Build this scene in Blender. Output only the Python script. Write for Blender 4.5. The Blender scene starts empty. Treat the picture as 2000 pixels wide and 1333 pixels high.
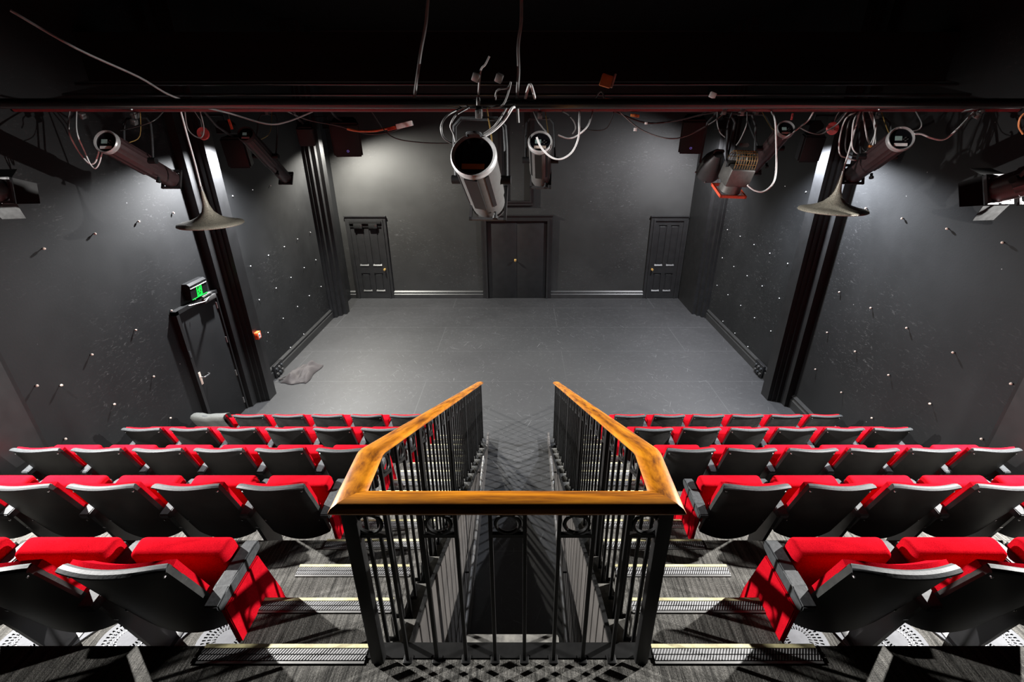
import bpy, bmesh, math, random
from mathutils import Vector, Matrix, Euler
random.seed(11)
S = bpy.context.scene
COL = S.collection
R = math.radians
PI = math.pi

# ------------------------------------------------------------------ camera
PITCH = R(24.7); FOC = 926.0; PPX, PPY = 1018.0, 666.5
CAM = Vector((0.045, 0.0, 4.425))
cd = bpy.data.cameras.new('camera'); cam = bpy.data.objects.new('camera', cd); COL.objects.link(cam)
cam.location = CAM; cam.rotation_euler = (R(90) - PITCH, 0, 0)
cd.sensor_width = 36; cd.lens = FOC / 2000 * 36; cd.shift_x = -18 / 2000; cd.clip_start = 0.02
S.camera = cam

# ------------------------------------------------------------------ world, exposure
w = bpy.data.worlds.new('world'); S.world = w; w.use_nodes = True
w.node_tree.nodes['Background'].inputs[0].default_value = (0.6, 0.7, 1.0, 1)
w.node_tree.nodes['Background'].inputs[1].default_value = 0.0
S.view_settings.view_transform = 'Standard'; S.view_settings.look = 'None'
S.view_settings.exposure = 0.0; S.view_settings.gamma = 1.0; S.view_settings.use_curve_mapping = False

# ------------------------------------------------------------------ flood lamps on the piers, plus an added one at far right
def spot(name, loc, aim, watts, col, size=150, blend=0.8, rad=0.05):
    l = bpy.data.lights.new(name, 'SPOT'); l.energy = watts; l.color = col; l.spot_size = R(size); l.spot_blend = blend
    l.shadow_soft_size = rad
    o = bpy.data.objects.new(name, l); COL.objects.link(o); o.location = loc
    o.rotation_euler = Vector(aim).to_track_quat('-Z', 'Y').to_euler()
    return o
LZ = 4.22
for sx in (-1, 1):
    spot('flood_lamp_light', (sx * 4.34, 3.14, LZ + 0.02), (-sx * 0.85, -0.06, -1), 4200, (1.0, 0.98, 0.95), 118, 0.4, 0.03)
spot('flood_lamp_light', (-4.06, 7.27, LZ), (0.10, -0.16, -1), 2650, (0.95, 0.97, 1.0), 148, 0.6)
spot('flood_lamp_light', (4.06, 7.27, LZ), (-0.10, -0.16, -1), 2000, (0.86, 0.91, 1.0), 148, 0.6)
spot('flood_lamp_light', (-4.12, 11.25, LZ + 0.02), (0.36, 0.0, -1), 2250, (1.0, 0.97, 0.88), 156, 0.6)
spot('flood_lamp_light', (4.15, 10.7, LZ + 0.02), (-0.45, 0.25, -1), 1350, (0.95, 0.95, 1.0), 160, 0.9)  # added lamp without a known source, lifts the right back wall

# ------------------------------------------------------------------ materials
def nodes(name):
    m = bpy.data.materials.new(name); m.use_nodes = True
    nt = m.node_tree; b = nt.nodes['Principled BSDF']
    return m, nt, b
def N(nt, t, **kw):
    n = nt.nodes.new(t)
    for k, v in kw.items(): setattr(n, k, v)
    return n
def ramp(nt, fac, stops):
    r = N(nt, 'ShaderNodeValToRGB'); nt.links.new(fac, r.inputs[0])
    e = r.color_ramp.elements
    while len(e) < len(stops): e.new(0.5)
    for i, (p, c) in enumerate(stops):
        e[i].position = p; e[i].color = (*c, 1) if len(c) == 3 else c
    return r.outputs[0]
def mixc(nt, fac, a, b):
    m = N(nt, 'ShaderNodeMix', data_type='RGBA')
    for sock, v in ((m.inputs[0], fac), (m.inputs[6], a), (m.inputs[7], b)):
        if hasattr(v, 'default_value') or hasattr(v, 'is_linked'): nt.links.new(v, sock)
        else: sock.default_value = (*v, 1) if isinstance(v, tuple) else v
    return m.outputs[2]
def coord(nt, scale=(1, 1, 1), rot=(0, 0, 0), kind='Object'):
    tc = N(nt, 'ShaderNodeTexCoord'); mp = N(nt, 'ShaderNodeMapping')
    nt.links.new(tc.outputs[kind], mp.inputs[0]); mp.inputs['Scale'].default_value = scale; mp.inputs['Rotation'].default_value = rot
    return mp.outputs[0]
def coord_turned(nt, scale, rot):      # turn first, then stretch, so that streaks run in any direction
    tc = N(nt, 'ShaderNodeTexCoord'); mp = N(nt, 'ShaderNodeMapping', vector_type='TEXTURE')
    nt.links.new(tc.outputs['Object'], mp.inputs[0]); mp.inputs['Scale'].default_value = tuple(1 / x for x in scale); mp.inputs['Rotation'].default_value = rot
    return mp.outputs[0]
def noise(nt, vec, scale, detail=4, rough=0.55, dist=0.0):
    n = N(nt, 'ShaderNodeTexNoise'); nt.links.new(vec, n.inputs['Vector'])
    n.inputs['Scale'].default_value = scale; n.inputs['Detail'].default_value = detail
    n.inputs['Roughness'].default_value = rough; n.inputs['Distortion'].default_value = dist
    return n.outputs['Fac']
def bump(nt, b, h, strength=0.3, dist=0.01):
    n = N(nt, 'ShaderNodeBump'); nt.links.new(h, n.inputs['Height'])
    n.inputs['Strength'].default_value = strength; n.inputs['Distance'].default_value = dist
    nt.links.new(n.outputs[0], b.inputs['Normal'])
def mat(name, c, rough=0.5, metal=0.0, var=0.15, scale=30, bmp=0.0, spec=0.5, emis=None, sheen=0.0):
    m, nt, b = nodes(name)
    v = coord(nt); f = noise(nt, v, scale)
    lo = tuple(x * (1 - var) for x in c); hi = tuple(min(1, x * (1 + var)) for x in c)
    nt.links.new(ramp(nt, f, [(0.3, lo), (0.7, hi)]), b.inputs['Base Color'])
    b.inputs['Roughness'].default_value = rough; b.inputs['Metallic'].default_value = metal
    b.inputs['Specular IOR Level'].default_value = spec
    if sheen: b.inputs['Sheen Weight'].default_value = sheen
    if bmp: bump(nt, b, f, bmp, 0.005)
    if emis: b.inputs['Emission Color'].default_value = (*c, 1); b.inputs['Emission Strength'].default_value = emis
    return m

def wall_paint(name, base, rough):
    m, nt, b = nodes(name)
    v = coord(nt)
    big = noise(nt, v, 0.9, 5, 0.6)
    col = ramp(nt, big, [(0.3, tuple(x * 0.8 for x in base)), (0.72, tuple(x * 1.25 for x in base))])
    # scuffs: patchy scratch marks
    v2 = coord(nt, (3, 3, 9), (0.5, 0.3, 0.2))
    sc = noise(nt, v2, 3.2, 8, 0.72, 1.5)
    patch = noise(nt, v, 0.55, 2, 0.5)
    pm = ramp(nt, patch, [(0.44, (0, 0, 0)), (0.62, (1, 1, 1))])
    sm = ramp(nt, sc, [(0.57, (0, 0, 0)), (0.70, (1, 1, 1))])
    mm = N(nt, 'ShaderNodeMath', operation='MULTIPLY'); nt.links.new(pm, mm.inputs[0]); nt.links.new(sm, mm.inputs[1])
    mm2 = N(nt, 'ShaderNodeMath', operation='MULTIPLY'); nt.links.new(mm.outputs[0], mm2.inputs[0]); mm2.inputs[1].default_value = 0.7
    col = mixc(nt, mm2.outputs[0], col, (0.085, 0.085, 0.085))
    # small paint nicks
    vo = N(nt, 'ShaderNodeTexVoronoi'); nt.links.new(v, vo.inputs['Vector']); vo.inputs['Scale'].default_value = 2.6
    nk = ramp(nt, vo.outputs['Distance'], [(0.012, (1, 1, 1)), (0.02, (0, 0, 0))])
    col = mixc(nt, nk, col, (0.25, 0.25, 0.25))
    nt.links.new(col, b.inputs['Base Color'])
    fine = noise(nt, v, 45, 4, 0.6)
    rr = ramp(nt, big, [(0.3, (rough - 0.06,) * 3), (0.7, (rough + 0.08,) * 3)])
    nt.links.new(rr, b.inputs['Roughness'])
    b.inputs['Specular IOR Level'].default_value = 0.27
    bump(nt, b, fine, 0.12, 0.004)
    return m
M = {}
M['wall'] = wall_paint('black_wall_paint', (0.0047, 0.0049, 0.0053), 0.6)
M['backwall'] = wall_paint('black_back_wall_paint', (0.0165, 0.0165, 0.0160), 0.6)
M['trim'] = mat('black_trim_paint', (0.009, 0.009, 0.0093), 0.42, var=0.2, scale=6, spec=0.35)
M['skirt'] = mat('black_gloss_skirting', (0.012, 0.012, 0.012), 0.45, var=0.2, scale=6)
M['ceil'] = mat('black_ceiling', (0.004, 0.004, 0.004), 0.9, spec=0.1)

def stage_vinyl():
    m, nt, b = nodes('black_stage_vinyl')
    v = coord(nt)
    big = noise(nt, v, 0.7, 5, 0.6)
    col = ramp(nt, big, [(0.3, (0.012, 0.012, 0.0126)), (0.7, (0.019, 0.019, 0.0198))])
    cl = noise(nt, v, 9, 6, 0.7)
    col = mixc(nt, ramp(nt, cl, [(0.5, (0, 0, 0)), (0.85, (0.35,) * 3)]), col, (0.042, 0.042, 0.043))
    # centre of the stage is the most scuffed
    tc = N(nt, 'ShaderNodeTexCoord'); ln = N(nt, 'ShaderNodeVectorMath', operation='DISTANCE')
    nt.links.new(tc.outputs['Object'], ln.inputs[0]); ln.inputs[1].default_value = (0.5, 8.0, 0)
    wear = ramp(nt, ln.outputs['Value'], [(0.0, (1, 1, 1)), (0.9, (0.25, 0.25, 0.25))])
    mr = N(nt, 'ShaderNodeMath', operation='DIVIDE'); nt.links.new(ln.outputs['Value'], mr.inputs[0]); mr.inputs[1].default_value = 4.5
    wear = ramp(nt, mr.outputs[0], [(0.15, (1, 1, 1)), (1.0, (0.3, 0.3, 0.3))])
    acc = None
    for k, (rz, sx, sy, th) in enumerate([(0.3, 2.6, 80, 0.715), (1.2, 2.2, 70, 0.715), (2.1, 3.0, 84, 0.715), (2.75, 2.0, 60, 0.725), (0.8, 7, 120, 0.71), (-0.5, 6, 110, 0.71), (1.6, 5, 100, 0.71), (-1.0, 2.4, 74, 0.72)]):
        vv = coord_turned(nt, (sx, sy, 1), (0, 0, rz)); s = noise(nt, vv, 1.0, 2.0, 0.5, 0.15)
        s = ramp(nt, s, [(th, (0, 0, 0)), (th + 0.035, (1, 1, 1))])
        if acc is None: acc = s
        else:
            a = N(nt, 'ShaderNodeMath', operation='MAXIMUM'); nt.links.new(acc, a.inputs[0]); nt.links.new(s, a.inputs[1]); acc = a.outputs[0]
    a = N(nt, 'ShaderNodeMath', operation='MULTIPLY'); nt.links.new(acc, a.inputs[0]); nt.links.new(wear, a.inputs[1])
    a2 = N(nt, 'ShaderNodeMath', operation='MULTIPLY'); nt.links.new(a.outputs[0], a2.inputs[0]); a2.inputs[1].default_value = 0.85
    col = mixc(nt, a2.outputs[0], col, (0.17, 0.17, 0.17))
    vo = N(nt, 'ShaderNodeTexVoronoi'); nt.links.new(v, vo.inputs['Vector']); vo.inputs['Scale'].default_value = 7
    nk = ramp(nt, vo.outputs['Distance'], [(0.03, (1, 1, 1)), (0.05, (0, 0, 0))])
    nkw = N(nt, 'ShaderNodeMath', operation='MULTIPLY'); nt.links.new(nk, nkw.inputs[0]); nt.links.new(wear, nkw.inputs[1])
    col = mixc(nt, nkw.outputs[0], col, (0.17, 0.17, 0.165))
    # joints between the vinyl sheets
    br = N(nt, 'ShaderNodeTexBrick'); mp = coord(nt); mp.node.inputs['Location'].default_value = (1.75, 0, 0); nt.links.new(mp, br.inputs['Vector'])
    br.inputs['Scale'].default_value = 1.0; br.inputs['Row Height'].default_value = 1.3; br.inputs['Brick Width'].default_value = 5.3
    br.inputs['Mortar Size'].default_value = 0.006; br.inputs['Mortar Smooth'].default_value = 0.3
    jm = N(nt, 'ShaderNodeMath', operation='MULTIPLY'); nt.links.new(br.outputs['Fac'], jm.inputs[0]); jm.inputs[1].default_value = 0.22
    col = mixc(nt, jm.outputs[0], col, (0.12, 0.12, 0.12))
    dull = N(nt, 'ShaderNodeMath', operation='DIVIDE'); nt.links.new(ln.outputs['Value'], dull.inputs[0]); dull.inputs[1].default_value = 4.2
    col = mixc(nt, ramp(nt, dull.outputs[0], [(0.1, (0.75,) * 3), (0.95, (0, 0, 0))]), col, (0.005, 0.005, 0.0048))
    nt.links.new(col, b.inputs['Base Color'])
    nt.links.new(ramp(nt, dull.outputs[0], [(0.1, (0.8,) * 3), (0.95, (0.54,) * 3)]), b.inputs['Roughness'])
    b.inputs['Specular IOR Level'].default_value = 0.42
    bump(nt, b, cl, 0.02, 0.003)
    return m
M['stage'] = stage_vinyl()

def carpet():
    m, nt, b = nodes('grey_ribbed_carpet')
    v = coord(nt)
    f = noise(nt, v, 150, 3, 0.8)
    s1 = noise(nt, coord(nt, (1, 0.035, 1), (0, 0, 0.07)), 60, 4, 0.7)
    pl = noise(nt, v, 14, 4, 0.6)
    col = ramp(nt, s1, [(0.38, (0.022, 0.021, 0.019)), (0.50, (0.072, 0.069, 0.063)), (0.66, (0.13, 0.124, 0.114))])
    col2 = mixc(nt, ramp(nt, f, [(0.35, (0.75,) * 3), (0.6, (0, 0, 0))]), col, (0.008, 0.008, 0.007))
    col2 = mixc(nt, ramp(nt, pl, [(0.45, (0, 0, 0)), (0.8, (0.35,) * 3)]), col2, (0.13, 0.125, 0.115))
    nt.links.new(col2, b.inputs['Base Color']); b.inputs['Roughness'].default_value = 0.95
    b.inputs['Specular IOR Level'].default_value = 0.15
    ad = N(nt, 'ShaderNodeMath', operation='ADD'); nt.links.new(f, ad.inputs[0]); nt.links.new(s1, ad.inputs[1])
    bump(nt, b, ad.outputs[0], 0.9, 0.006)
    return m
M['carpet'] = carpet()

def red_velvet():
    m, nt, b = nodes('red_velvet_upholstery')
    v = coord(nt); f = noise(nt, v, 260, 3, 0.7); g = noise(nt, v, 12, 4, 0.6)
    col = ramp(nt, f, [(0.3, (0.17, 0.0018, 0.005)), (0.7, (0.36, 0.004, 0.010))])
    col = mixc(nt, ramp(nt, g, [(0.4, (0, 0, 0)), (0.8, (0.4,) * 3)]), col, (0.42, 0.006, 0.012))
    nt.links.new(col, b.inputs['Base Color']); b.inputs['Roughness'].default_value = 0.85
    b.inputs['Specular IOR Level'].default_value = 0.0
    bump(nt, b, f, 0.35, 0.003)
    return m
M['red'] = red_velvet()

def shell_plastic():
    m, nt, b = nodes('black_shell_plastic')
    v = coord(nt); g = noise(nt, v, 9, 6, 0.7)
    sc = noise(nt, coord(nt, (18, 2, 3), (0.3, 0.6, 0.4)), 2, 5, 0.7, 0.8)
    col = ramp(nt, g, [(0.3, (0.011, 0.011, 0.0115)), (0.8, (0.034, 0.034, 0.032))])
    col = mixc(nt, ramp(nt, sc, [(0.64, (0, 0, 0)), (0.7, (0.3,) * 3)]), col, (0.08, 0.08, 0.075))
    nt.links.new(col, b.inputs['Base Color'])
    nt.links.new(ramp(nt, g, [(0.3, (0.5,) * 3), (0.8, (0.62,) * 3)]), b.inputs['Roughness'])
    b.inputs['Specular IOR Level'].default_value = 0.2
    bump(nt, b, noise(nt, v, 400, 2, 0.5), 0.08, 0.001)
    return m
M['shell'] = shell_plastic()
M['rim'] = mat('grey_black_plastic', (0.030, 0.032, 0.034), 0.6, var=0.25, scale=60, bmp=0.15, spec=0.12)
M['steel'] = mat('dark_steel', (0.014, 0.014, 0.015), 0.42, 0.3, scale=20)
M['iron'] = mat('black_painted_iron', (0.0045, 0.0045, 0.0045), 0.4, var=0.3, scale=25, bmp=0.06, spec=0.2)
M['chrome'] = mat('bright_metal', (0.65, 0.65, 0.66), 0.25, 1.0)
M['alu'] = mat('brushed_aluminium', (0.2, 0.197, 0.194), 0.45, 0.9, var=0.1, scale=14)
M['brass'] = mat('brass', (0.75, 0.48, 0.16), 0.3, 0.85)
M['darkbrass'] = mat('dull_brass_wire', (0.20, 0.13, 0.05), 0.4, 0.6)
M['gunmetal'] = mat('dark_grey_lantern_metal', (0.075, 0.073, 0.07), 0.4, 0.5)
M['bezel'] = mat('pale_grey_ring', (0.26, 0.26, 0.26), 0.4, 0.3)
M['silver'] = mat('grey_metallic_paint', (0.075, 0.073, 0.071), 0.42, 0.5, var=0.1)
M['blackmetal'] = mat('black_lantern_metal', (0.022, 0.021, 0.022), 0.42, 0.25)
M['brownmetal'] = mat('brown_black_lantern_metal', (0.032, 0.017, 0.018), 0.38, 0.3)
M['plastic'] = mat('black_plastic', (0.005, 0.005, 0.0055), 0.5, spec=0.2)
M['glassblack'] = mat('dark_panel', (0.006, 0.006, 0.008), 0.25)
M['lcd'] = mat('grey_green_display', (0.20, 0.28, 0.26), 0.3, emis=0.12)
M['white'] = mat('white_label', (0.75, 0.75, 0.74), 0.6)
M['cream'] = mat('cream_tape', (0.40, 0.32, 0.27), 0.6)
M['amber'] = mat('amber_label', (0.50, 0.16, 0.04), 0.6)
M['orange'] = mat('red_orange_plastic', (0.45, 0.05, 0.018), 0.45)
M['pink'] = mat('faded_red_plastic', (0.70, 0.14, 0.14), 0.5)
M['call'] = mat('call_point_red', (0.95, 0.10, 0.02), 0.4)
M['bluebit'] = mat('blue_label', (0.03, 0.15, 0.55), 0.5)
M['violet'] = mat('violet_mark', (0.20, 0.16, 0.65), 0.4, emis=0.25)
M['cableb'] = mat('black_cable', (0.03, 0.03, 0.03), 0.4)
M['cableg'] = mat('grey_cable', (0.14, 0.14, 0.14), 0.45)
M['cablew'] = mat('pale_cable', (0.50, 0.50, 0.50), 0.45)
M['cableo'] = mat('orange_brown_cable', (0.55, 0.19, 0.07), 0.5)
M['pendant'] = mat('grey_brown_spun_metal', (0.20, 0.185, 0.15), 0.5, 0.1, var=0.5, scale=110, bmp=0.3)
M['redpipe'] = mat('oxide_red_pipe', (0.13, 0.014, 0.016), 0.35, 0.0)
M['blackgloss'] = mat('black_gloss_paint', (0.008, 0.008, 0.008), 0.18)
M['concrete'] = mat('worn_concrete', (0.06, 0.057, 0.050), 0.85, var=0.6, scale=22, bmp=0.5)
M['bag'] = mat('taupe_cloth', (0.030, 0.025, 0.024), 0.85, bmp=0.3, scale=80)
M['greycloth'] = mat('dusty_grey_cloth', (0.040, 0.042, 0.039), 0.85, bmp=0.2, scale=60)
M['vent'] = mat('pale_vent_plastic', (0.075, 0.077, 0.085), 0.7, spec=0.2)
M['green'] = mat('green_exit_face', (0.0, 0.72, 0.04), 0.4, emis=1.0)
M['signblack'] = mat('sign_black', (0.015, 0.03, 0.018), 0.4)
M['yellow'] = mat('pale_yellow_insert', (0.34, 0.31, 0.17), 0.6, var=0.2, scale=50)
M['timberbrown'] = mat('stairwell_board_paint', (0.040, 0.036, 0.033), 0.6, var=0.3, scale=4)

def tread_metal():
    m, nt, b = nodes('ridged_aluminium')
    v = coord(nt)
    wv = N(nt, 'ShaderNodeTexWave', wave_type='BANDS', bands_direction='X'); nt.links.new(coord(nt, (1, 1, 1), (0, 0, 0.5)), wv.inputs['Vector'])
    wv.inputs['Scale'].default_value = 30; wv.inputs['Distortion'].default_value = 0.3
    col = ramp(nt, wv.outputs['Fac'], [(0.35, (0.02, 0.02, 0.021)), (0.65, (0.115, 0.115, 0.118))])
    nt.links.new(col, b.inputs['Base Color']); b.inputs['Metallic'].default_value = 0.2; b.inputs['Roughness'].default_value = 0.6
    bump(nt, b, wv.outputs['Fac'], 0.6, 0.003)
    return m
M['tread'] = tread_metal()

def wood(name, axis):
    m, nt, b = nodes(name)
    sc = [9.0, 9.0, 9.0]; sc[axis] = 0.7
    v = coord(nt, tuple(sc)) if axis == 0 else coord_turned(nt, tuple(sc), (-0.469, 0, 0))
    g = noise(nt, v, 3.4, 7, 0.65, 0.25); p = noise(nt, coord(nt), 5.0, 4, 0.6)
    col = ramp(nt, g, [(0.34, (0.07, 0.018, 0.002)), (0.46, (0.25, 0.078, 0.003)), (0.60, (0.43, 0.150, 0.005)), (0.8, (0.54, 0.215, 0.008))])
    col = mixc(nt, ramp(nt, p, [(0.5, (0, 0, 0)), (0.8, (0.5,) * 3)]), col, (0.14, 0.050, 0.004))
    nt.links.new(col, b.inputs['Base Color'])
    b.inputs['Roughness'].default_value = 0.36
    b.inputs['Coat Weight'].default_value = 0.12; b.inputs['Coat Roughness'].default_value = 0.25
    bump(nt, b, g, 0.12, 0.003)
    return m
M['woodx'] = wood('varnished_orange_wood_across', 0)
M['woody'] = wood('varnished_orange_wood_along', 1)

# ------------------------------------------------------------------ mesh helpers
class MB:
    def __init__(s): s.bm = bmesh.new()
    def _apply(s, verts, m):
        for v in verts: v.co = m @ v.co
    def box(s, c, size, rot=None, bev=0.0, seg=2):
        r = bmesh.ops.create_cube(s.bm, size=1.0); vs = r['verts']
        for v in vs: v.co = Vector((v.co.x * size[0], v.co.y * size[1], v.co.z * size[2]))
        if bev:
            es = list({e for v in vs for e in v.link_edges})
            rr = bmesh.ops.bevel(s.bm, geom=es, offset=bev, segments=seg, profile=0.5, affect='EDGES')
            vs = list({v for f in rr['faces'] for v in f.verts} | {v for v in vs if v.is_valid})
        m = Matrix.Translation(Vector(c)) @ (rot.to_4x4() if isinstance(rot, Matrix) else (Euler(rot).to_matrix().to_4x4() if rot else Matrix.Identity(4)))
        s._apply(vs, m); return s
    def span(s, a, b, bev=0.0):
        a = Vector(a); b = Vector(b)
        return s.box((a + b) / 2, tuple(abs(x) for x in (b - a)), None, bev)
    def tube(s, pts, r, n=8, closed=False, smooth=0, flat=None):
        pts = [Vector(p) for p in pts]
        if smooth and len(pts) > 2: pts = catmull(pts, smooth, closed)
        rings = []; k = len(pts); prev = None
        for i, p in enumerate(pts):
            if closed: t = pts[(i + 1) % k] - pts[i - 1]
            else: t = (pts[min(i + 1, k - 1)] - pts[max(i - 1, 0)])
            if t.length < 1e-9: t = Vector((0, 0, 1))
            t.normalize()
            if prev is None:
                ref = Vector((0, 0, 1)) if abs(t.z) < 0.9 else Vector((1, 0, 0))
                x = t.cross(ref).normalized()
            else: x = (prev - t * prev.dot(t)).normalized()
            prev = x; y = t.cross(x)
            rr = r[i * len(r) // k] if isinstance(r, (list, tuple)) else r
            a, b2 = (flat if flat else (rr, rr))
            rings.append([s.bm.verts.new(p + x * (math.cos(2 * PI * j / n + PI / n) * a) + y * (math.sin(2 * PI * j / n + PI / n) * b2)) for j in range(n)])
        for i in range(k if closed else k - 1):
            A, B = rings[i], rings[(i + 1) % k]
            for j in range(n): s.bm.faces.new((A[j], A[(j + 1) % n], B[(j + 1) % n], B[j]))
        if not closed:
            s.bm.faces.new(rings[0][::-1]); s.bm.faces.new(rings[-1])
        return s
    def lathe(s, prof, m=None, n=24, rib=0.0):
        m = m or Matrix.Identity(4); rings = []
        for (r, z) in prof:
            if r < 1e-6: rings.append([s.bm.verts.new(m @ Vector((0, 0, z)))])
            else: rings.append([s.bm.verts.new(m @ Vector(((r * (1 - (rib if j % 2 else 0))) * math.cos(2 * PI * j / n), (r * (1 - (rib if j % 2 else 0))) * math.sin(2 * PI * j / n), z))) for j in range(n)])
        for A, B in zip(rings, rings[1:]):
            if len(A) == 1 and len(B) == 1: continue
            for j in range(n):
                j2 = (j + 1) % n
                if len(A) == 1: s.bm.faces.new((A[0], B[j2], B[j]))
                elif len(B) == 1: s.bm.faces.new((A[j], A[j2], B[0]))
                else: s.bm.faces.new((A[j], A[j2], B[j2], B[j]))
        return s
    def cyl(s, p0, p1, r0, r1=None, n=16):
        p0 = Vector(p0); p1 = Vector(p1); d = p1 - p0
        m = Matrix.Translation(p0) @ d.to_track_quat('Z', 'Y').to_matrix().to_4x4()
        r1 = r0 if r1 is None else r1
        return s.lathe([(0, 0), (r0, 0), (r1, d.length), (0, d.length)], m, n)
    def prism(s, poly, d0, d1, m=None):
        m = m or Matrix.Identity(4)
        A = [s.bm.verts.new(m @ Vector((x, y, d0))) for x, y in poly]; B = [s.bm.verts.new(m @ Vector((x, y, d1))) for x, y in poly]
        s.bm.faces.new(A[::-1]); s.bm.faces.new(B); k = len(poly)
        for i in range(k): s.bm.faces.new((A[i], A[(i + 1) % k], B[(i + 1) % k], B[i]))
        return s
    def prism_x(s, poly_yz, x0, x1):     # polygon in (y, z), extruded along x
        return s.prism(poly_yz, x0, x1, Matrix(((0, 0, 1, 0), (1, 0, 0, 0), (0, 1, 0, 0), (0, 0, 0, 1))))
    def sheet(s, fn, nu, nv, thick):     # solid curved sheet: fn(u,v)->(point, normal)
        F = []; Bk = []
        for i in range(nu + 1):
            a = []; b = []
            for j in range(nv + 1):
                p, nrm = fn(i / nu, j / nv); a.append(s.bm.verts.new(p)); b.append(s.bm.verts.new(Vector(p) + Vector(nrm) * thick))
            F.append(a); Bk.append(b)
        for i in range(nu):
            for j in range(nv):
                s.bm.faces.new((F[i][j], F[i + 1][j], F[i + 1][j + 1], F[i][j + 1]))
                s.bm.faces.new((Bk[i][j], Bk[i][j + 1], Bk[i + 1][j + 1], Bk[i + 1][j]))
        for i in range(nu):
            for j in (0, nv):
                s.bm.faces.new((F[i][j], F[i + 1][j], Bk[i + 1][j], Bk[i][j]))
        for j in range(nv):
            for i in (0, nu):
                s.bm.faces.new((F[i][j], F[i][j + 1], Bk[i][j + 1], Bk[i][j]))
        return s
    def build(s, name, m, parent=None, loc=None, rot=None, ang=28):
        bmesh.ops.recalc_face_normals(s.bm, faces=s.bm.faces[:])
        me = bpy.data.meshes.new(name); s.bm.to_mesh(me); s.bm.free()
        me.materials.append(m)
        me.shade_smooth(); me.set_sharp_from_angle(angle=R(ang))
        o = bpy.data.objects.new(name, me); COL.objects.link(o)
        if parent: o.parent = parent
        if loc: o.location = loc
        if rot: o.rotation_euler = rot
        return o
def catmull(p, k, closed=False):
    out = []; n = len(p)
    for i in range(n if closed else n - 1):
        p0 = p[(i - 1) % n] if (closed or i > 0) else p[0]; p1 = p[i]; p2 = p[(i + 1) % n]
        p3 = p[(i + 2) % n] if (closed or i + 2 < n) else p[-1]
        for j in range(k):
            t = j / k
            out.append(0.5 * ((2 * p1) + (p2 - p0) * t + (2 * p0 - 5 * p1 + 4 * p2 - p3) * t * t + (3 * p1 - p0 - 3 * p2 + p3) * t ** 3))
    if not closed: out.append(p[-1])
    return out
def tag(o, label=None, cat=None, group=None, kind=None):
    if label: o['label'] = label
    if cat: o['category'] = cat
    if group: o['group'] = group
    if kind: o['kind'] = kind
    return o
def empty(name, loc, label, cat, group=None, rz=0.0):
    o = bpy.data.objects.new(name, None); COL.objects.link(o); o.location = loc; o.rotation_euler = (0, 0, rz)
    o.empty_display_size = 0.1
    return tag(o, label, cat, group)
def struct(o): o['kind'] = 'structure'; return o
def copy_tree(o, parent=None):
    c = o.copy(); COL.objects.link(c)
    if parent: c.parent = parent
    for ch in list(o.children): copy_tree(ch, c)
    return c
ct, st = math.cos(PITCH), math.sin(PITCH)
def ray(px, py):
    a = (px - PPX) / FOC; b = (PPY - py) / FOC
    return Vector((a, ct + b * st, -st + b * ct))
def at(px, py, Y):
    d = ray(px, py); return CAM + d * ((Y - CAM.y) / d.y)
def on_wall(px, py, X):
    d = ray(px, py); return CAM + d * ((X - CAM.x) / d.x)
def on_floor(px, py, Z):
    d = ray(px, py); return CAM + d * ((Z - CAM.z) / d.z)

# ------------------------------------------------------------------ room shell
XW = 4.68; YB = 12.5; ZC = 6.3
G = 0.331; RISE = 1 / 6; T0 = 2.5; Y0 = 1.228; ROWP = 3 * G
struct(MB().span((-5.2, -3.2, -0.15), (5.2, 13, 0)).build('floor', M['stage']))
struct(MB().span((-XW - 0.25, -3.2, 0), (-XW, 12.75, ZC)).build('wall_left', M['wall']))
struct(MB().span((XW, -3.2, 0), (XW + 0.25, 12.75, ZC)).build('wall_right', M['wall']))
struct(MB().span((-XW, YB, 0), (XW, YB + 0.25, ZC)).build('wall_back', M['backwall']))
struct(MB().span((-XW, -3.2, 0), (XW, -3.0, ZC)).build('wall_front', M['wall']))
struct(MB().span((-5.0, -3.2, ZC), (5.0, 12.75, ZC + 0.2)).build('ceiling', M['ceil']))

def pier(name, prof, mirror, z1=ZC):      # stepped pier, plan polygon of (x, y)
    poly = [(-x if mirror else x, y) for x, y in prof]
    return struct(MB().prism(poly, 0, z1).build(name, M['trim'], ang=20))
near = [(XW, 7.36), (4.36, 7.36), (4.36, 7.12), (4.43, 7.12), (4.43, 7.10), (4.50, 7.10), (4.50, 7.07), (4.56, 7.07), (4.56, 6.93), (XW, 6.93)]
pier('trim_1', [(x, y) for x, y in near], True); pier('trim_2', [(x + 0.0, y) for x, y in near], False)
far = [(XW, 11.46), (4.39, 11.46), (4.39, 11.25), (4.47, 11.25), (4.47, 11.14), (4.55, 11.14), (4.55, 11.03), (4.62, 11.03), (4.62, 10.98), (XW, 10.98)]
pier('trim_3', far, True)
pier('trim_4', [(XW, YB), (4.40, YB)] + far[1:], False)
aud = [(XW, 3.80), (4.60, 3.80), (4.60, 3.70), (4.52, 3.70), (4.52, 3.30), (4.60, 3.30), (4.60, 3.2), (XW, 3.2)]
pier('trim_5', aud, True); pier('trim_6', aud, False)

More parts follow.
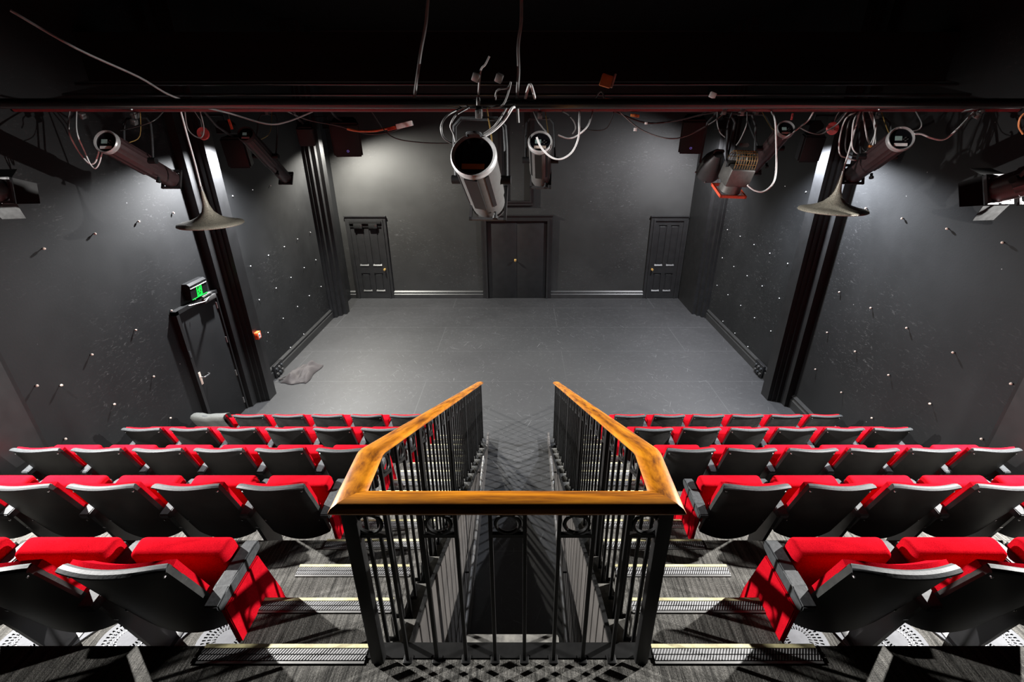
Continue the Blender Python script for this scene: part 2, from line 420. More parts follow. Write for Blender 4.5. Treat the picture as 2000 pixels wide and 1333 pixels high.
# skirting boards with a two-bead top moulding
def skirt(name, a, b, nrm, h=0.21):
    a = Vector(a); b = Vector(b); n = Vector(nrm); mb = MB(); t = (b - a); L = t.length; t.normalize()
    m = Matrix((( t.x, n.x, 0, a.x), (t.y, n.y, 0, a.y), (0, 0, 1, 0), (0, 0, 0, 1)))
    prof = [(0, 0), (0.045, 0), (0.045, h - 0.10), (0.022, h - 0.075), (0.022, h - 0.055), (0.036, h - 0.045), (0.036, h - 0.035), (0, h)]
    A = [mb.bm.verts.new(m @ Vector((0, p, z))) for p, z in prof]; B = [mb.bm.verts.new(m @ Vector((L, p, z))) for p, z in prof]
    mb.bm.faces.new(A); mb.bm.faces.new(B[::-1])
    for i in range(len(prof)): j = (i + 1) % len(prof); mb.bm.faces.new((A[i], A[j], B[j], B[i]))
    return struct(mb.build(name, M['skirt'], ang=15))
skirt('baseboard_left', (-XW, 7.36, 0), (-XW, 10.98, 0), (1, 0, 0), 0.24)
skirt('baseboard_right', (XW, 7.36, 0), (XW, 10.98, 0), (-1, 0, 0), 0.24)
skirt('baseboard_back', (-3.47, YB, 0), (-1.01, YB, 0), (0, -1, 0))
skirt('baseboard_back.001', (0.86, YB, 0), (3.42, YB, 0), (0, -1, 0))
skirt('baseboard_back.002', (-XW, YB, 0), (-4.53, YB, 0), (0, -1, 0))
skirt('baseboard_right.001', (XW, 5.9, 0), (XW, 6.93, 0), (-1, 0, 0), 0.24)
skirt('baseboard_left.001', (-XW, 4.4, 0), (-XW, 5.87, 0), (1, 0, 0), 0.24)

# ------------------------------------------------------------------ back wall doors
def architrave(name, x0, x1, z1, wd=0.14, y=YB, kids=None, z0=0.0, bottom=False):
    mb = MB()
    for k, (t, inset) in enumerate(((0.045, 0.0), (0.065, wd * 0.62))):
        w0 = wd if k == 0 else wd - inset
        a = 0 if k == 0 else 0
        # outer plate, then a raised inner bead
        xo0 = x0 - wd + (inset if k else 0); xo1 = x1 + wd - (inset if k else 0); zo = z1 + wd - (inset if k else 0)
        zb = z0 - (wd if bottom else 0) + (inset if k and bottom else 0)
        mb.span((xo0, y - t, zb), (x0, y, zo)); mb.span((x1, y - t, zb), (xo1, y, zo)); mb.span((x0, y - t, z1), (x1, y, zo))
        if bottom: mb.span((x0, y - t, zb), (x1, y, z0))
    mb.span((x0 - wd - 0.015, y - 0.07, z1 + wd - 0.015), (x1 + wd + 0.015, y, z1 + wd + 0.012))
    if bottom: mb.span((x0 - wd - 0.015, y - 0.05, z0 - wd - 0.01), (x1 + wd + 0.015, y, z0 - wd + 0.012))
    return struct(mb.build(name, M['trim'], ang=15))
architrave('trim_7', -4.41, -3.59, 2.12, 0.115)
architrave('trim_8', -0.865, 0.725, 2.12, 0.14)
architrave('trim_9', 3.53, 4.26, 2.12, 0.115)
architrave('trim_10', -0.43, 0.26, 5.4, 0.10, z0=2.62, bottom=True)

def panel_door(name, x0, x1, h, knob_x, pelmet=False):
    root = struct(MB().span((x0, YB - 0.012, 0.005), (x1, YB - 0.002, h)).build(name, M['trim']))
    mb = MB(); y0 = YB - 0.036; y1 = YB - 0.01; wv = x1 - x0; s = 0.115 * wv / 0.82; c = (x0 + x1) / 2
    for a, b in ((x0, x0 + s), (c - s / 2, c + s / 2), (x1 - s, x1)): mb.span((a, y0, 0.005), (b, y1, h))
    for a, b in ((0.005, 0.2), (0.72, 0.92), (h - 0.11, h)): mb.span((x0 + 0.0006, y0 + 0.0012, a), (x1 - 0.0006, y1, b))
    mb.build('stile_frame', M['trim'], root)
    for a, b in ((x0 + s, c - s / 2), (c + s / 2, x1 - s)):
        for z0, z1 in ((0.2, 0.72), (0.92, h - 0.11)):
            p = MB()
            p.span((a + 0.035, YB - 0.026, z0 + 0.05), (b - 0.035, YB - 0.01, z1 - 0.04), 0.006)
            # sloping sill mouldings
            p.prism_x([(YB - 0.012, z0), (YB - 0.046, z0), (YB - 0.046, z0 + 0.008), (YB - 0.012, z0 + 0.045)], a, b)
            p.prism_x([(YB - 0.012, z1 - 0.03), (YB - 0.036, z1), (YB - 0.012, z1)], a, b)
            p.build('door_panel', M['trim'], root, ang=15)
    kb = MB().lathe([(0, 0), (0.028, 0), (0.028, 0.006), (0.011, 0.012), (0.011, 0.035), (0.03, 0.045), (0.034, 0.06), (0.026, 0.078), (0, 0.084)],
                    Matrix.Translation((knob_x, YB - 0.036, 0.83)) @ Matrix.Rotation(R(90), 4, 'X'), 16)
    tag(kb.build('door_knob', M['brass'], root), 'round brass door knob')
    if pelmet:
        pm = MB(); pm.span((x0 - 0.0, YB - 0.10, h - 0.06), (x1, YB - 0.036, h + 0.0)); pm.span((x0 + 0.1, YB - 0.11, h - 0.19), (x0 + 0.33, YB - 0.04, h - 0.06), 0.02); pm.span((x1 - 0.33, YB - 0.11, h - 0.19), (x1 - 0.1, YB - 0.04, h - 0.06), 0.02)
        pm.span((x0, YB - 0.06, h - 0.16), (x1, YB - 0.036, h))
        pm.build('pelmet', M['blackgloss'], root)
    return root
panel_door('door_1', -4.41, -3.59, 2.12, -3.64, True)
panel_door('door_3', 3.53, 4.26, 2.12, 3.58)
d2 = struct(MB().span((-0.865, YB - 0.02, 0.005), (-0.072, YB - 0.002, 2.115), 0.004).build('door_2', M['trim']))
MB().span((-0.066, YB - 0.02, 0.005), (0.725, YB - 0.002, 2.115), 0.004).build('door_leaf', M['trim'], d2)
tag(MB().lathe([(0, 0), (0.028, 0), (0.012, 0.012), (0.012, 0.035), (0.032, 0.05), (0.03, 0.072), (0, 0.084)], Matrix.Translation((-0.115, YB - 0.02, 1.08)) @ Matrix.Rotation(R(90), 4, 'X'), 16).build('door_knob', M['brass'], d2), 'round brass door knob')

# ------------------------------------------------------------------ left side fire exit door
DY0, DY1, DZ = 5.95, 6.90, 2.06
fr = MB()
fr.span((-XW, DY0, 0), (-XW + 0.075, DY0 + 0.055, DZ + 0.05)); fr.span((-XW, DY1 - 0.03, 0), (-XW + 0.06, DY1, DZ + 0.05)); fr.span((-XW, DY0, DZ), (-XW + 0.075, DY1, DZ + 0.055))
struct(fr.build('trim_11', M['trim']))
fd = struct(MB().span((-XW + 0.001, DY0 + 0.06, 0.01), (-XW + 0.035, DY1 - 0.035, DZ - 0.005), 0.002).build('door_4', M['wall']))
for z in (1.88, 1.3, 0.7, 0.18):
    h = MB(); h.cyl((-XW + 0.042, DY1 - 0.045, z - 0.05), (-XW + 0.042, DY1 - 0.045, z + 0.05), 0.011, n=10); h.span((-XW + 0.034, DY1 - 0.058, z - 0.05), (-XW + 0.038, DY1 - 0.036, z + 0.05))
    tag(h.build('hinge', M['alu'], fd), 'pale worn metal hinge')
hd = MB(); hd.span((-XW + 0.034, DY0 + 0.10, 0.93), (-XW + 0.042, DY0 + 0.145, 1.13), 0.004)
hp = hd.build('handle_plate', M['cream'], fd)
lv = MB(); lv.tube([(-XW + 0.04, DY0 + 0.125, 1.05), (-XW + 0.085, DY0 + 0.125, 1.05), (-XW + 0.1, DY0 + 0.14, 1.05), (-XW + 0.1, DY0 + 0.24, 1.045), (-XW + 0.07, DY0 + 0.255, 1.045)], 0.010, 10, smooth=4)
tag(lv.build('door_handle', M['chrome'], fd), 'bright metal lever handle')
ks = MB(); ks.span((-XW + 0.07, DY0 + 0.012, 1.42), (-XW + 0.078, DY0 + 0.04, 1.52)); tag(ks.build('strike_plate', M['rim'], fd), 'small worn metal plate')
dc = empty('door_closer', (-XW, 6.55, 2.06), 'silver grey door closer on top of the left exit door, below the green sign', 'door closer')
MB().span((0.03, -0.02, -0.04), (0.11, 0.26, 0.03), 0.008).build('closer_body', M['silver'], dc)
MB().tube([(0.12, 0.08, 0.035), (0.2, -0.14, 0.04), (0.09, -0.34, 0.045)], 0.010, 6).build('arm', M['alu'], dc)
MB().span((0.03, -0.02, 0.05), (0.10, 0.2, 0.075), 0.004).build('bracket', M['alu'], dc)

# ------------------------------------------------------------------ exit sign
es = empty('exit_sign', (-XW, 6.50, 2.15), 'black exit sign with green running figure above the left side door', 'exit sign')
es.scale = (0.82, 0.80, 0.82)
eb = MB(); eb.prism([(0, 0), (0.10, 0), (0.13, 0.25), (0.09, 0.285), (0, 0.285)], -0.235, 0.235, Matrix(((1, 0, 0, 0), (0, 0, 1, 0), (0, 1, 0, 0), (0, 0, 0, 1))))
eb.build('housing', M['plastic'], es, ang=20)
# sloping lens frame on the face; local frame: u along +Y, v up the face
fa = Vector((0.10, 0, 0)); fb = Vector((0.13, 0, 0.25)); fv = (fb - fa).normalized(); fn = Vector((fv.z, 0, -fv.x))
fm = Matrix(((0, fv.x, fn.x, fa.x), (1, 0, 0, 0), (0, fv.z, fn.z, fa.z), (0, 0, 0, 1)))
def rect(u0, v0, u1, v1): return [(u0, v0), (u1, v0), (u1, v1), (u0, v1)]
MB().prism(rect(-0.225, 0.198, 0.225, 0.206), 0.0, 0.006, fm).build('frame_strip', M['white'], es)
gp = MB().prism(rect(-0.07, 0.01, 0.075, 0.195), 0.0005, 0.004, fm).build('pictogram_panel', M['green'], es)
tag(gp, 'bright green panel')
MB().prism(rect(-0.215, 0.0, 0.21, 0.008), 0.001, 0.006, fm).build('lit_edge', M['green'], es)
pg = MB()
def bar2(p, q, wd, mb, d0=0.004, d1=0.0055):
    p = Vector((*p, 0)); q = Vector((*q, 0)); t = (q - p).normalized(); n = Vector((-t.y, t.x, 0)) * wd / 2
    mb.prism([(p + n).xy[:], (p - n).xy[:], (q - n).xy[:], (q + n).xy[:]], d0, d1, fm)
pg.prism(rect(-0.05, 0.045, 0.048, 0.185), 0.004, 0.005, fm)      # the dark doorway
pg.build('doorway_mark', M['signblack'], es)
rm = MB()
rm.prism([(0.012 + 0.014 * math.cos(a * PI / 6), 0.160 + 0.014 * math.sin(a * PI / 6)) for a in range(12)], 0.005, 0.0065, fm)
for p, q, wd in (((0.004, 0.145), (-0.006, 0.098), 0.026), ((-0.004, 0.1), (0.024, 0.08), 0.016), ((0.024, 0.082), (0.036, 0.048), 0.014), ((-0.008, 0.1), (-0.022, 0.068), 0.016), ((-0.022, 0.07), (-0.05, 0.062), 0.013),
                 ((0.008, 0.138), (0.034, 0.122), 0.010), ((0.034, 0.122), (0.044, 0.136), 0.009), ((0.0, 0.14), (-0.028, 0.132), 0.010), ((-0.028, 0.134), (-0.036, 0.108), 0.009)):
    bar2(p, q, wd, rm, 0.005, 0.0065)
tag(rm.build('running_figure', M['green'], es), 'running person pictogram')
sc = MB()
sc.cyl((0.135, -0.2, 0.005), (0.145, -0.2, 0.005), 0.008, n=10); sc.build('screw', M['alu'], es)

# fire call point on the inner face of the near left pier
cp = empty('fire_call_point', (-4.36, 7.2, 1.22), 'small red orange fire call point on the left pier', 'call point')
MB().span((0, -0.055, -0.06), (0.055, 0.055, 0.06), 0.006).build('housing', M['call'], cp)
MB().span((0.054, -0.03, -0.04), (0.058, 0.03, 0.035)).build('face_plate', M['white'], cp)
MB().span((0.0575, -0.012, -0.012), (0.059, 0.012, 0.01)).build('button_mark', M['plastic'], cp)

# ------------------------------------------------------------------ wall fixings
def bolt(p, side, big, group, label):
    n = Vector((1, 0, 0)) * side
    root = empty('wall_fixing', p, label, 'wall fixing', group)
    L = 0.016 if big else 0.010; r = 0.0115 if big else 0.008
    MB().cyl((0, 0, 0), n * L, r * 0.5, n=8).build('shank', M['steel'], root)
    MB().lathe([(0, 0), (r, 0), (r * 1.1, r * 0.6), (r * 0.8, r * 1.3), (0, r * 1.5)], Matrix.Translation(n * L) @ n.to_track_quat('Z', 'Y').to_matrix().to_4x4(), 10).build('cap', M['cream' if big else 'white'], root)
    return root
bl_near = [(182, 457), (268, 433), (336, 416), (82, 486), (332, 607), (262, 645), (176, 693), (297, 736), (68, 754), (220, 790), (124, 858), (330, 817), (116, 753)]
bl_far = [(453, 383), (492, 371), (527, 363), (488, 520), (523, 499), (554, 482), (580, 467), (605, 454), (593, 523), (567, 542), (538, 563), (505, 586), (626, 560), (603, 578), (580, 599), (552, 622), (522, 650), (616, 508), (592, 653), (566, 679)]
br_far = [(1447, 462), (1474, 478), (1505, 495), (1540, 515), (1434.5, 521), (1460.5, 539), (1490, 559), (1523.5, 583), (1412, 504), (1423, 576), (1448, 597), (1475, 621), (1507, 647), (1422, 449), (1401.6, 557.7), (1436.6, 651), (1413, 628), (1462, 677.5), (1517, 703), (1575.7, 375), (1535, 364)]
br_near = [(1765, 427), (1853, 447), (1962, 474), (1642, 571), (1703.6, 602), (1774, 641), (1865, 689), (1979, 750), (1673, 687), (1738.7, 733), (1819.6, 789), (1595, 722), (1705.7, 817), (1921, 858), (1694, 407), (1618, 650), (1646, 767)]
for lst, side, big, g, lab in ((bl_near, -1, True, 'fixings on the near left wall', 'pale capped fixing sticking out of the black wall left of the exit door'),
                               (bl_far, -1, False, 'fixings on the left stage wall', 'tiny pale fixing in the black wall at the left of the stage'),
                               (br_far, 1, False, 'fixings on the right stage wall', 'tiny pale fixing in the black wall at the right of the stage'),
                               (br_near, 1, True, 'fixings on the near right wall', 'pale capped fixing sticking out of the near right wall beside the seats')):
    for q in lst: bolt(on_wall(q[0], q[1], side * XW), -side, big, g, lab)

# socket plates on the skirting
def sockets(x, y, side, label):
    root = empty('socket_box', (x, y, 0.12), label, 'socket box')
    MB().span((0, -0.16, -0.1), (0.05 * side, 0.16, 0.14), 0.005).build('back_box', M['plastic'], root)
    for i in range(3):
        for j in range(2):
            MB().cyl((0.05 * side, -0.1 + i * 0.1, -0.04 + j * 0.1), (0.075 * side, -0.1 + i * 0.1, -0.04 + j * 0.1), 0.026, n=14).build('socket', M['rim' if (i + j) % 2 else 'silver'], root)
sockets(-XW + 0.03, 8.05, 1, 'black box of cable sockets on the left stage skirting beside the cloth bag')
sockets(XW - 0.03, 8.05, -1, 'black box of cable sockets on the right stage skirting near the pier')

# cloth bag on the floor, left of stage
def bag():
    mb = MB(); nu, nv = 22, 18
    P = [Vector((-4.45, 7.70)), Vector((-3.98, 7.70)), Vector((-3.93, 8.42)), Vector((-4.36, 8.43))]
    def fn(u, v):
        p = P[0].lerp(P[1], u).lerp(P[3].lerp(P[2], u), v)
        e = min(u, 1 - u, v, 1 - v); e = min(1, e * 6)
        z = 0.006 + e * (0.06 + 0.055 * math.sin(7 * u + 4 * v) + 0.04 * abs(math.sin(9 * v - 5 * u + 1)) + 0.025 * math.sin(19 * u + 2))
        p = p + Vector((0.02 * math.sin(9 * v), 0.03 * math.sin(8 * u + 1)))
        return Vector((p.x, p.y, max(z, 0.006))), Vector((0, 0, 1))
    mb.sheet(fn, nu, nv, 0.012)
    o = mb.build('cloth_bag', M['bag'], ang=60); tag(o, 'crumpled taupe cloth bag lying on the stage floor by the left pier', 'bag')
    MB().tube([(-4.42, 7.78, 0.06), (-4.52, 7.82, 0.03), (-4.5, 7.86, 0.03), (-4.4, 7.9, 0.06)], 0.012, 6, smooth=4).build('strap', M['bag'], o)
bag()

# ------------------------------------------------------------------ seating tiers, aisles, stairwell
XA = 1.20     # outer edge of the aisle steps (seat rows start here)
XI = 0.56     # inner edge of the aisle steps
XV = 0.47     # face of the stairwell wall
YV = 5.95     # stairwell walls end here
def edge(k): return Y0 + k * G
struct(MB().span((-XW, -3.0, T0 - 0.5), (XW, Y0, T0), 0.0).build('floor_platform', M['carpet']))
for side in (-1, 1):
    for k in range(1, 5):        # seat tiers 2.0, 1.5, 1.0, 0.5
        mb = MB(); mb.span((side * XA, edge(3 * k - 3) - 0.02, 0), (side * XW, edge(3 * k), T0 - 0.5 * k))
        struct(mb.build('floor_tier', M['carpet']))
    st_ = MB()
    for k in range(1, 15):       # aisle steps
        z = T0 - k * RISE
        if z < 0.02: continue
        st_.span((side * XI, edge(k - 1) - 0.01, 0), (side * XA, edge(k), z))
    struct(st_.build('floor_steps', M['carpet']))
    # stepped concrete kerb beside the stair, lower than the treads
    kb = MB()
    for k in range(0, 14):
        z = T0 - k * RISE - 0.14
        if z < 0.05: continue
        kb.span((side * XV, (edge(k - 1) if k else Y0 - 0.0) - 0.005, 0), (side * (XI + 0.01), edge(k), z), 0.006)
    struct(kb.build('trim_kerb', M['concrete']))
    # board lining of the stairwell with a sloping cap
    wl = MB()
    poly = [(Y0 - 4.2, 0), (YV, 0), (YV, 0.16), (edge(13.2), 0.16), (Y0 + 0.5, T0 - 0.36), (Y0, T0 - 0.2), (Y0 - 4.2, T0 - 0.2)]
    wl.prism_x(poly, side * XV, side * (XV - 0.025))
    struct(wl.build('wall_stairwell', M['timberbrown']))
    cp_ = MB(); cp_.tube([(side * (XV - 0.012), Y0, T0 - 0.19), (side * (XV - 0.012), Y0 + 0.5, T0 - 0.35), (side * (XV - 0.012), edge(13.2), 0.165)], 0.014, 4)
    struct(cp_.build('trim_cap', M['iron']))
    gr = empty('grab_rail', (side * (XV - 0.03), 1.4, 0.0), 'thin dark grab rail inside the stairwell on its %s wall' % ('left' if side < 0 else 'right'), 'grab rail')
    MB().tube([(-side * 0.055, 0.1, 0.93), (-side * 0.055, 3.0, 0.93)], 0.018, 10).build('rail', M['silver'], gr)
    for yy in (0.25, 1.5, 2.8): MB().tube([(0, yy, 0.88), (-side * 0.05, yy, 0.88), (-side * 0.055, yy, 0.92)], 0.008, 6).build('bracket', M['iron'], gr)
# kerb of the platform at the stairwell head and the ledge below it
struct(MB().span((-XI - 0.02, Y0 - 0.05, T0 - 0.28), (XI + 0.02, Y0 + 0.012, T0 + 0.004)).build('trim_edge', M['iron']))
struct(MB().span((-0.20, Y0 + 0.01, T0 - 0.26), (0.21, Y0 + 0.14, T0 - 0.13), 0.012).build('trim_ledge', M['concrete']))
# thin metal joint across the platform at the foot of the railing
# stair nosings
ordn = ['nearest', 'second', 'third', 'fourth', 'fifth', 'sixth', 'seventh', 'eighth', 'ninth', 'tenth', 'eleventh', 'twelfth', 'thirteenth', 'fourteenth', 'fifteenth']
def nosing(k, side):
    y = edge(k); z = T0 - k * RISE
    x0, x1 = (XI + 0.01, XA - 0.005)
    if k == 0: x1 = XA + 0.03
    if k % 3 == 1: x1 = XA - 0.004
    c = side * (x0 + x1) / 2; wd = x1 - x0
    root = empty('stair_nosing', (c, y, z), 'ridged metal stair nosing with pale yellow edge, %s from the camera in the %s aisle' % (ordn[k], 'left' if side < 0 else 'right'), 'stair nosing', 'stair nosings in the %s aisle' % ('left' if side < 0 else 'right'))
    MB().span((-wd / 2, -0.072, 0), (wd / 2, 0.006, 0.005)).span((-wd / 2, 0, -0.035), (wd / 2, 0.006, 0.005)).build('base_strip', M['alu'], root)
    MB().span((-wd / 2, -0.012, 0.004), (wd / 2, 0.004, 0.007)).build('yellow_insert', M['yellow'], root)
    MB().span((-wd / 2, -0.036, 0.004), (wd / 2, -0.016, 0.0075)).span((-wd / 2, -0.06, 0.004), (wd / 2, -0.040, 0.0075)).build('ridged_tread', M['tread'], root)
for side in (-1, 1):
    for k in range(0, 15): nosing(k, side)

# ------------------------------------------------------------------ stair railing
rl = empty('stair_railing', (0, Y0 - 0.05, T0), 'black iron stair railing with rings and orange varnished wooden handrail', 'railing')
RX = 0.515; RYF = Y0 - 0.055; ZR = 0.795      # railing plane, front line, handrail underside height over the platform
o_ = rl.location
def L(x, y, z): return Vector((x, y, z)) - o_
YK = 1.43; YE = 6.06; SL = 0.507
def rail_z(y): return T0 + ZR - max(0.0, y - YK) * SL
# handrail profile: (across, up)
HP = [(-0.036, 0.0), (0.036, 0.0), (0.038, 0.006), (0.047, 0.009), (0.049, 0.015), (0.041, 0.027), (0.022, 0.035), (0, 0.037), (-0.022, 0.035), (-0.041, 0.027), (-0.049, 0.015), (-0.047, 0.009), (-0.038, 0.006)]
def rx(y): return RX + 0.040 * max(0.0, y - YK) / (YE - YK)
def rail_piece(stations, name, m):     # stations: (centre, across vector)
    mb = MB(); rings = []
    for c, a in stations: rings.append([mb.bm.verts.new(L(*(Vector(c) + Vector(a) * p + Vector((0, 0, q))))) for p, q in HP])
    n = len(HP)
    for A, B in zip(rings, rings[1:]):
        for j in range(n): mb.bm.faces.new((A[j], A[(j + 1) % n], B[(j + 1) % n], B[j]))
    mb.bm.faces.new(rings[0]); mb.bm.faces.new(rings[-1][::-1])
    return mb.build(name, m, rl, ang=50)
zr = T0 + ZR
rail_piece([((-RX, RYF, zr), (-1, -1, 0)), ((RX, RYF, zr), (1, -1, 0))], 'handrail', M['woodx'])
for s_ in (-1, 1):
    rail_piece([((s_ * RX, RYF, zr), (s_, -1, 0)), ((s_ * RX, YK - 0.01, zr), (s_, 0, 0)), ((s_ * RX, YK + 0.02, rail_z(YK + 0.02)), (s_, 0, 0)),
                ((s_ * rx(YE), YE - 0.02, rail_z(YE - 0.02)), (s_, 0, 0)), ((s_ * rx(YE), YE + 0.03, rail_z(YE + 0.03) - 0.004), (s_ * 0.6, 0, 0))], 'handrail', M['woody'])
# flat iron strip under the handrail
u = MB(); u.span(L(-RX, RYF - 0.015, zr - 0.012), L(RX, RYF + 0.015, zr))
for s_ in (-1, 1):
    u.span(L(s_ * RX - 0.015, RYF, zr - 0.012), L(s_ * RX + 0.015, YK, zr))
    u.tube([L(s_ * RX, YK - 0.01, zr - 0.006), L(s_ * rx(YE), YE - 0.02, rail_z(YE - 0.02) - 0.006)], 0.018, 4, flat=(0.022, 0.008))
u.build('top_strip', M['iron'], rl)
BW = 0.014
def ring_at(c, ax, slope=0.0, r=0.040):     # ring in the plane spanned by horizontal ax and up
    mb = MB(); ax = Vector(ax); pts = [Vector(c) + ax * (r * math.cos(2 * PI * i / 20)) + Vector((0, 0, r * math.sin(2 * PI * i / 20) - slope * r * math.cos(2 * PI * i / 20))) for i in range(20)]
    mb.tube([L(*p) for p in pts], 0.007, 6, closed=True); return mb.build('ring', M['iron'], rl)
def cross_pair(p, q):
    for dz in (-0.026, -0.125): MB().tube([L(p[0], p[1], p[2] + dz), L(q[0], q[1], q[2] + dz)], 0.010, 4).build('ring_bar', M['iron'], rl)
# front panel
nb = 10; xs = [-RX + 2 * RX * i / (nb - 1) for i in range(nb)]
for i, x in enumerate(xs):
    if i in (0, nb - 1): continue
    MB().span(L(x - BW / 2, RYF - BW / 2, T0), L(x + BW / 2, RYF + BW / 2, zr - 0.01), 0.002).build('baluster', M['iron'], rl)
    f = MB().span(L(x - 0.018, RYF - 0.018, T0), L(x + 0.018, RYF + 0.018, T0 + 0.008), 0.003); f.build('foot_plate', M['iron'], rl)
for x in (-RX, RX):
    MB().span(L(x - 0.026, RYF - 0.02, T0), L(x + 0.026, RYF + 0.02, zr - 0.008), 0.008).build('newel_post', M['iron'], rl)
for i in range(0, nb, 2):
    c = (xs[i] + xs[i + 1]) / 2
    ring_at((c, RYF, zr - 0.0755), (1, 0, 0)); cross_pair((xs[i], RYF, zr), (xs[i + 1], RYF, zr))
# side panels
sp = 0.1104
for s_ in (-1, 1):
    ys = []; y = RYF + sp; i = 0
    while y < YE - 0.06: ys.append(y); y += sp
    for i, y in enumerate(ys):
        k = max(0, math.ceil((y - Y0) / G - 1e-6)); zt = T0 - k * RISE
        zb = max(zt - 0.05, 0.0); x = s_ * rx(y)
        post = (i % 9 == 8)
        b = MB()
        if post: b.span(L(x - 0.012, y - 0.026, zb), L(x + 0.012, y + 0.026, rail_z(y) - 0.008), 0.003)
        else:
            b.span(L(x - BW / 2, y - BW / 2, zb), L(x + BW / 2, y + BW / 2, rail_z(y) - 0.008), 0.002)
            if zt > 0.1: b.span(L(x - BW / 2, y - BW / 2, zb), L(s_ * (XI + 0.012), y + BW / 2, zb + BW))
        b.build('side_post' if post else 'baluster', M['iron'], rl)
    for i in range(0, len(ys) - 1, 2):
        ya, yb = ys[i], ys[i + 1]; yc = (ya + yb) / 2
        sl = SL if yc > YK + 0.03 else 0.0; x = s_ * rx(yc)
        ring_at((x, yc, rail_z(yc) - 0.0755), (0, 1, 0), sl); cross_pair((x, ya, rail_z(ya)), (x, yb, rail_z(yb)))
    x = s_ * rx(YE)
    MB().span(L(x - 0.016, YE - 0.036, 0.0), L(x + 0.016, YE - 0.004, rail_z(YE)), 0.004).build('end_post', M['iron'], rl)

# ------------------------------------------------------------------ theatre seats
LEAN = math.tan(R(19))
ZT, ZBt = 0.905, 0.27
def back_y(z): return -0.27 + (ZT - z) * LEAN
def make_seat(end=0, only_left=False):
    """one tip-up seat, origin on the floor under it; the standard with its armrest is at local x=-0.26. end: +-1 adds the closing standard"""
    root = empty('theatre_seat', (0, 0, 0), 'seat', 'theatre seat')
    H = 0.205
    def shell(u, v):
        q = 2 * u - 1; z = ZBt + (0.055 * q * q) * (1 - v) + (ZT - ZBt - 0.055 * q * q * (1 - v)) * v
        z += -0.012 * (abs(q) ** 6) * v
        hw = H * (0.965 + 0.035 * math.sin(v * PI))
        return Vector((q * hw, back_y(z) - 0.036 * (1 - q * q), z)), Vector((0, 1, LEAN)).normalized()
    MB().sheet(shell, 14, 10, 0.028).build('back_shell', M['shell'], root)
    # rolled rim along the top of the shell
    rim = MB(); pts = []
    for i in range(15):
        p, n = shell(i / 14, 1.0); pts.append(p + n * 0.014 + Vector((0, -0.004, 0.0)))
    rim.tube(pts, 0.02, 8, flat=(0.022, 0.012)); rim.build('top_rim', M['rim'], root)
    def pad(u, v):
        q = 2 * u - 1; z = 0.40 + (ZT - 0.004 - 0.40) * v - 0.02 * abs(q) ** 5 * v
        e = min(1.0, 8 * min(u, 1 - u)) ; f_ = min(1.0, 10 * (1 - v))
        return Vector((q * (H - 0.004), back_y(z) - 0.036 * (1 - q * q) + 0.028, z)), Vector((0, 1, LEAN)).normalized() * (0.55 + 0.45 * min(e, f_))
    MB().sheet(pad, 14, 10, 0.05).build('back_pad', M['red'], root, ang=50)
    for sx in (-1, 1):
        for z in (ZT - 0.045, 0.50):
            q = 0.88 * sx
            yy = back_y(z) - 0.036 * (1 - q * q)
            MB().lathe([(0, -0.003), (0.007, -0.003), (0.006, 0.004), (0, 0.006)], Matrix.Translation((q * H, yy, z)) @ Vector((0, -1, -LEAN)).to_track_quat('Z', 'Y').to_matrix().to_4x4(), 8).build('screw', M['chrome'], root)
    # tipped-up seat cushion, tall fat roll
    cu = MB(); rot = Euler((R(11), 0, 0)).to_matrix()
    cu.box((0, 0.068, 0.535), (0.435, 0.105, 0.32), rot, 0.030, 4)
    cu.build('seat_cushion', M['red'], root, ang=60)
    MB().box((0, 0.124, 0.518), (0.40, 0.02, 0.24), rot, 0.008).build('seat_pan', M['shell'], root)
    def standard(x, sgn):
        MB().prism_x([(-0.03, 0), (0.075, 0), (0.07, 0.28), (0.10, 0.58), (-0.17, 0.58), (-0.10, 0.30)], x - 0.012, x + 0.012).build('standard', M['steel'], root, ang=15)
        MB().span((x - 0.035, -0.06, 0), (x + 0.035, 0.14, 0.012), 0.003).build('foot', M['steel'], root)
        ar = MB(); prof = [(-0.215, 0.595), (-0.20, 0.575), (0.06, 0.575), (0.115, 0.585), (0.135, 0.605), (0.125, 0.628), (0.09, 0.636), (-0.12, 0.632), (-0.215, 0.622)]
        ar.prism_x(prof, x - 0.032, x + 0.032)
        es_ = [e for e in ar.bm.edges if e.calc_length() < 1]
        bmesh.ops.bevel(ar.bm, geom=es_, offset=0.006, segments=2, affect='EDGES')
        ar.build('armrest', M['rim'], root)
        # bracket to the back, with bright end
        MB().tube([(x, -0.10, 0.43), (x, -0.13, 0.42)], 0.012, 6).build('pivot', M['chrome'], root)
    standard(-0.26, -1)
    if end:
        if end > 0: standard(0.26, 1)
        x = 0.26 * end + 0.012 * end
        ep = MB().prism_x([(-0.10, 0.02), (0.20, 0.02), (0.165, 0.25), (0.085, 0.575), (-0.19, 0.575), (-0.165, 0.33)], x, x + 0.026 * end)
        bmesh.ops.bevel(ep.bm, geom=ep.bm.edges[:], offset=0.005, segments=2, affect='EDGES')
        tag(ep.build('end_panel', M['red'], root), 'red upholstered side panel')
    return root
mid = make_seat(0); endL = make_seat(1); endR = make_seat(-1)
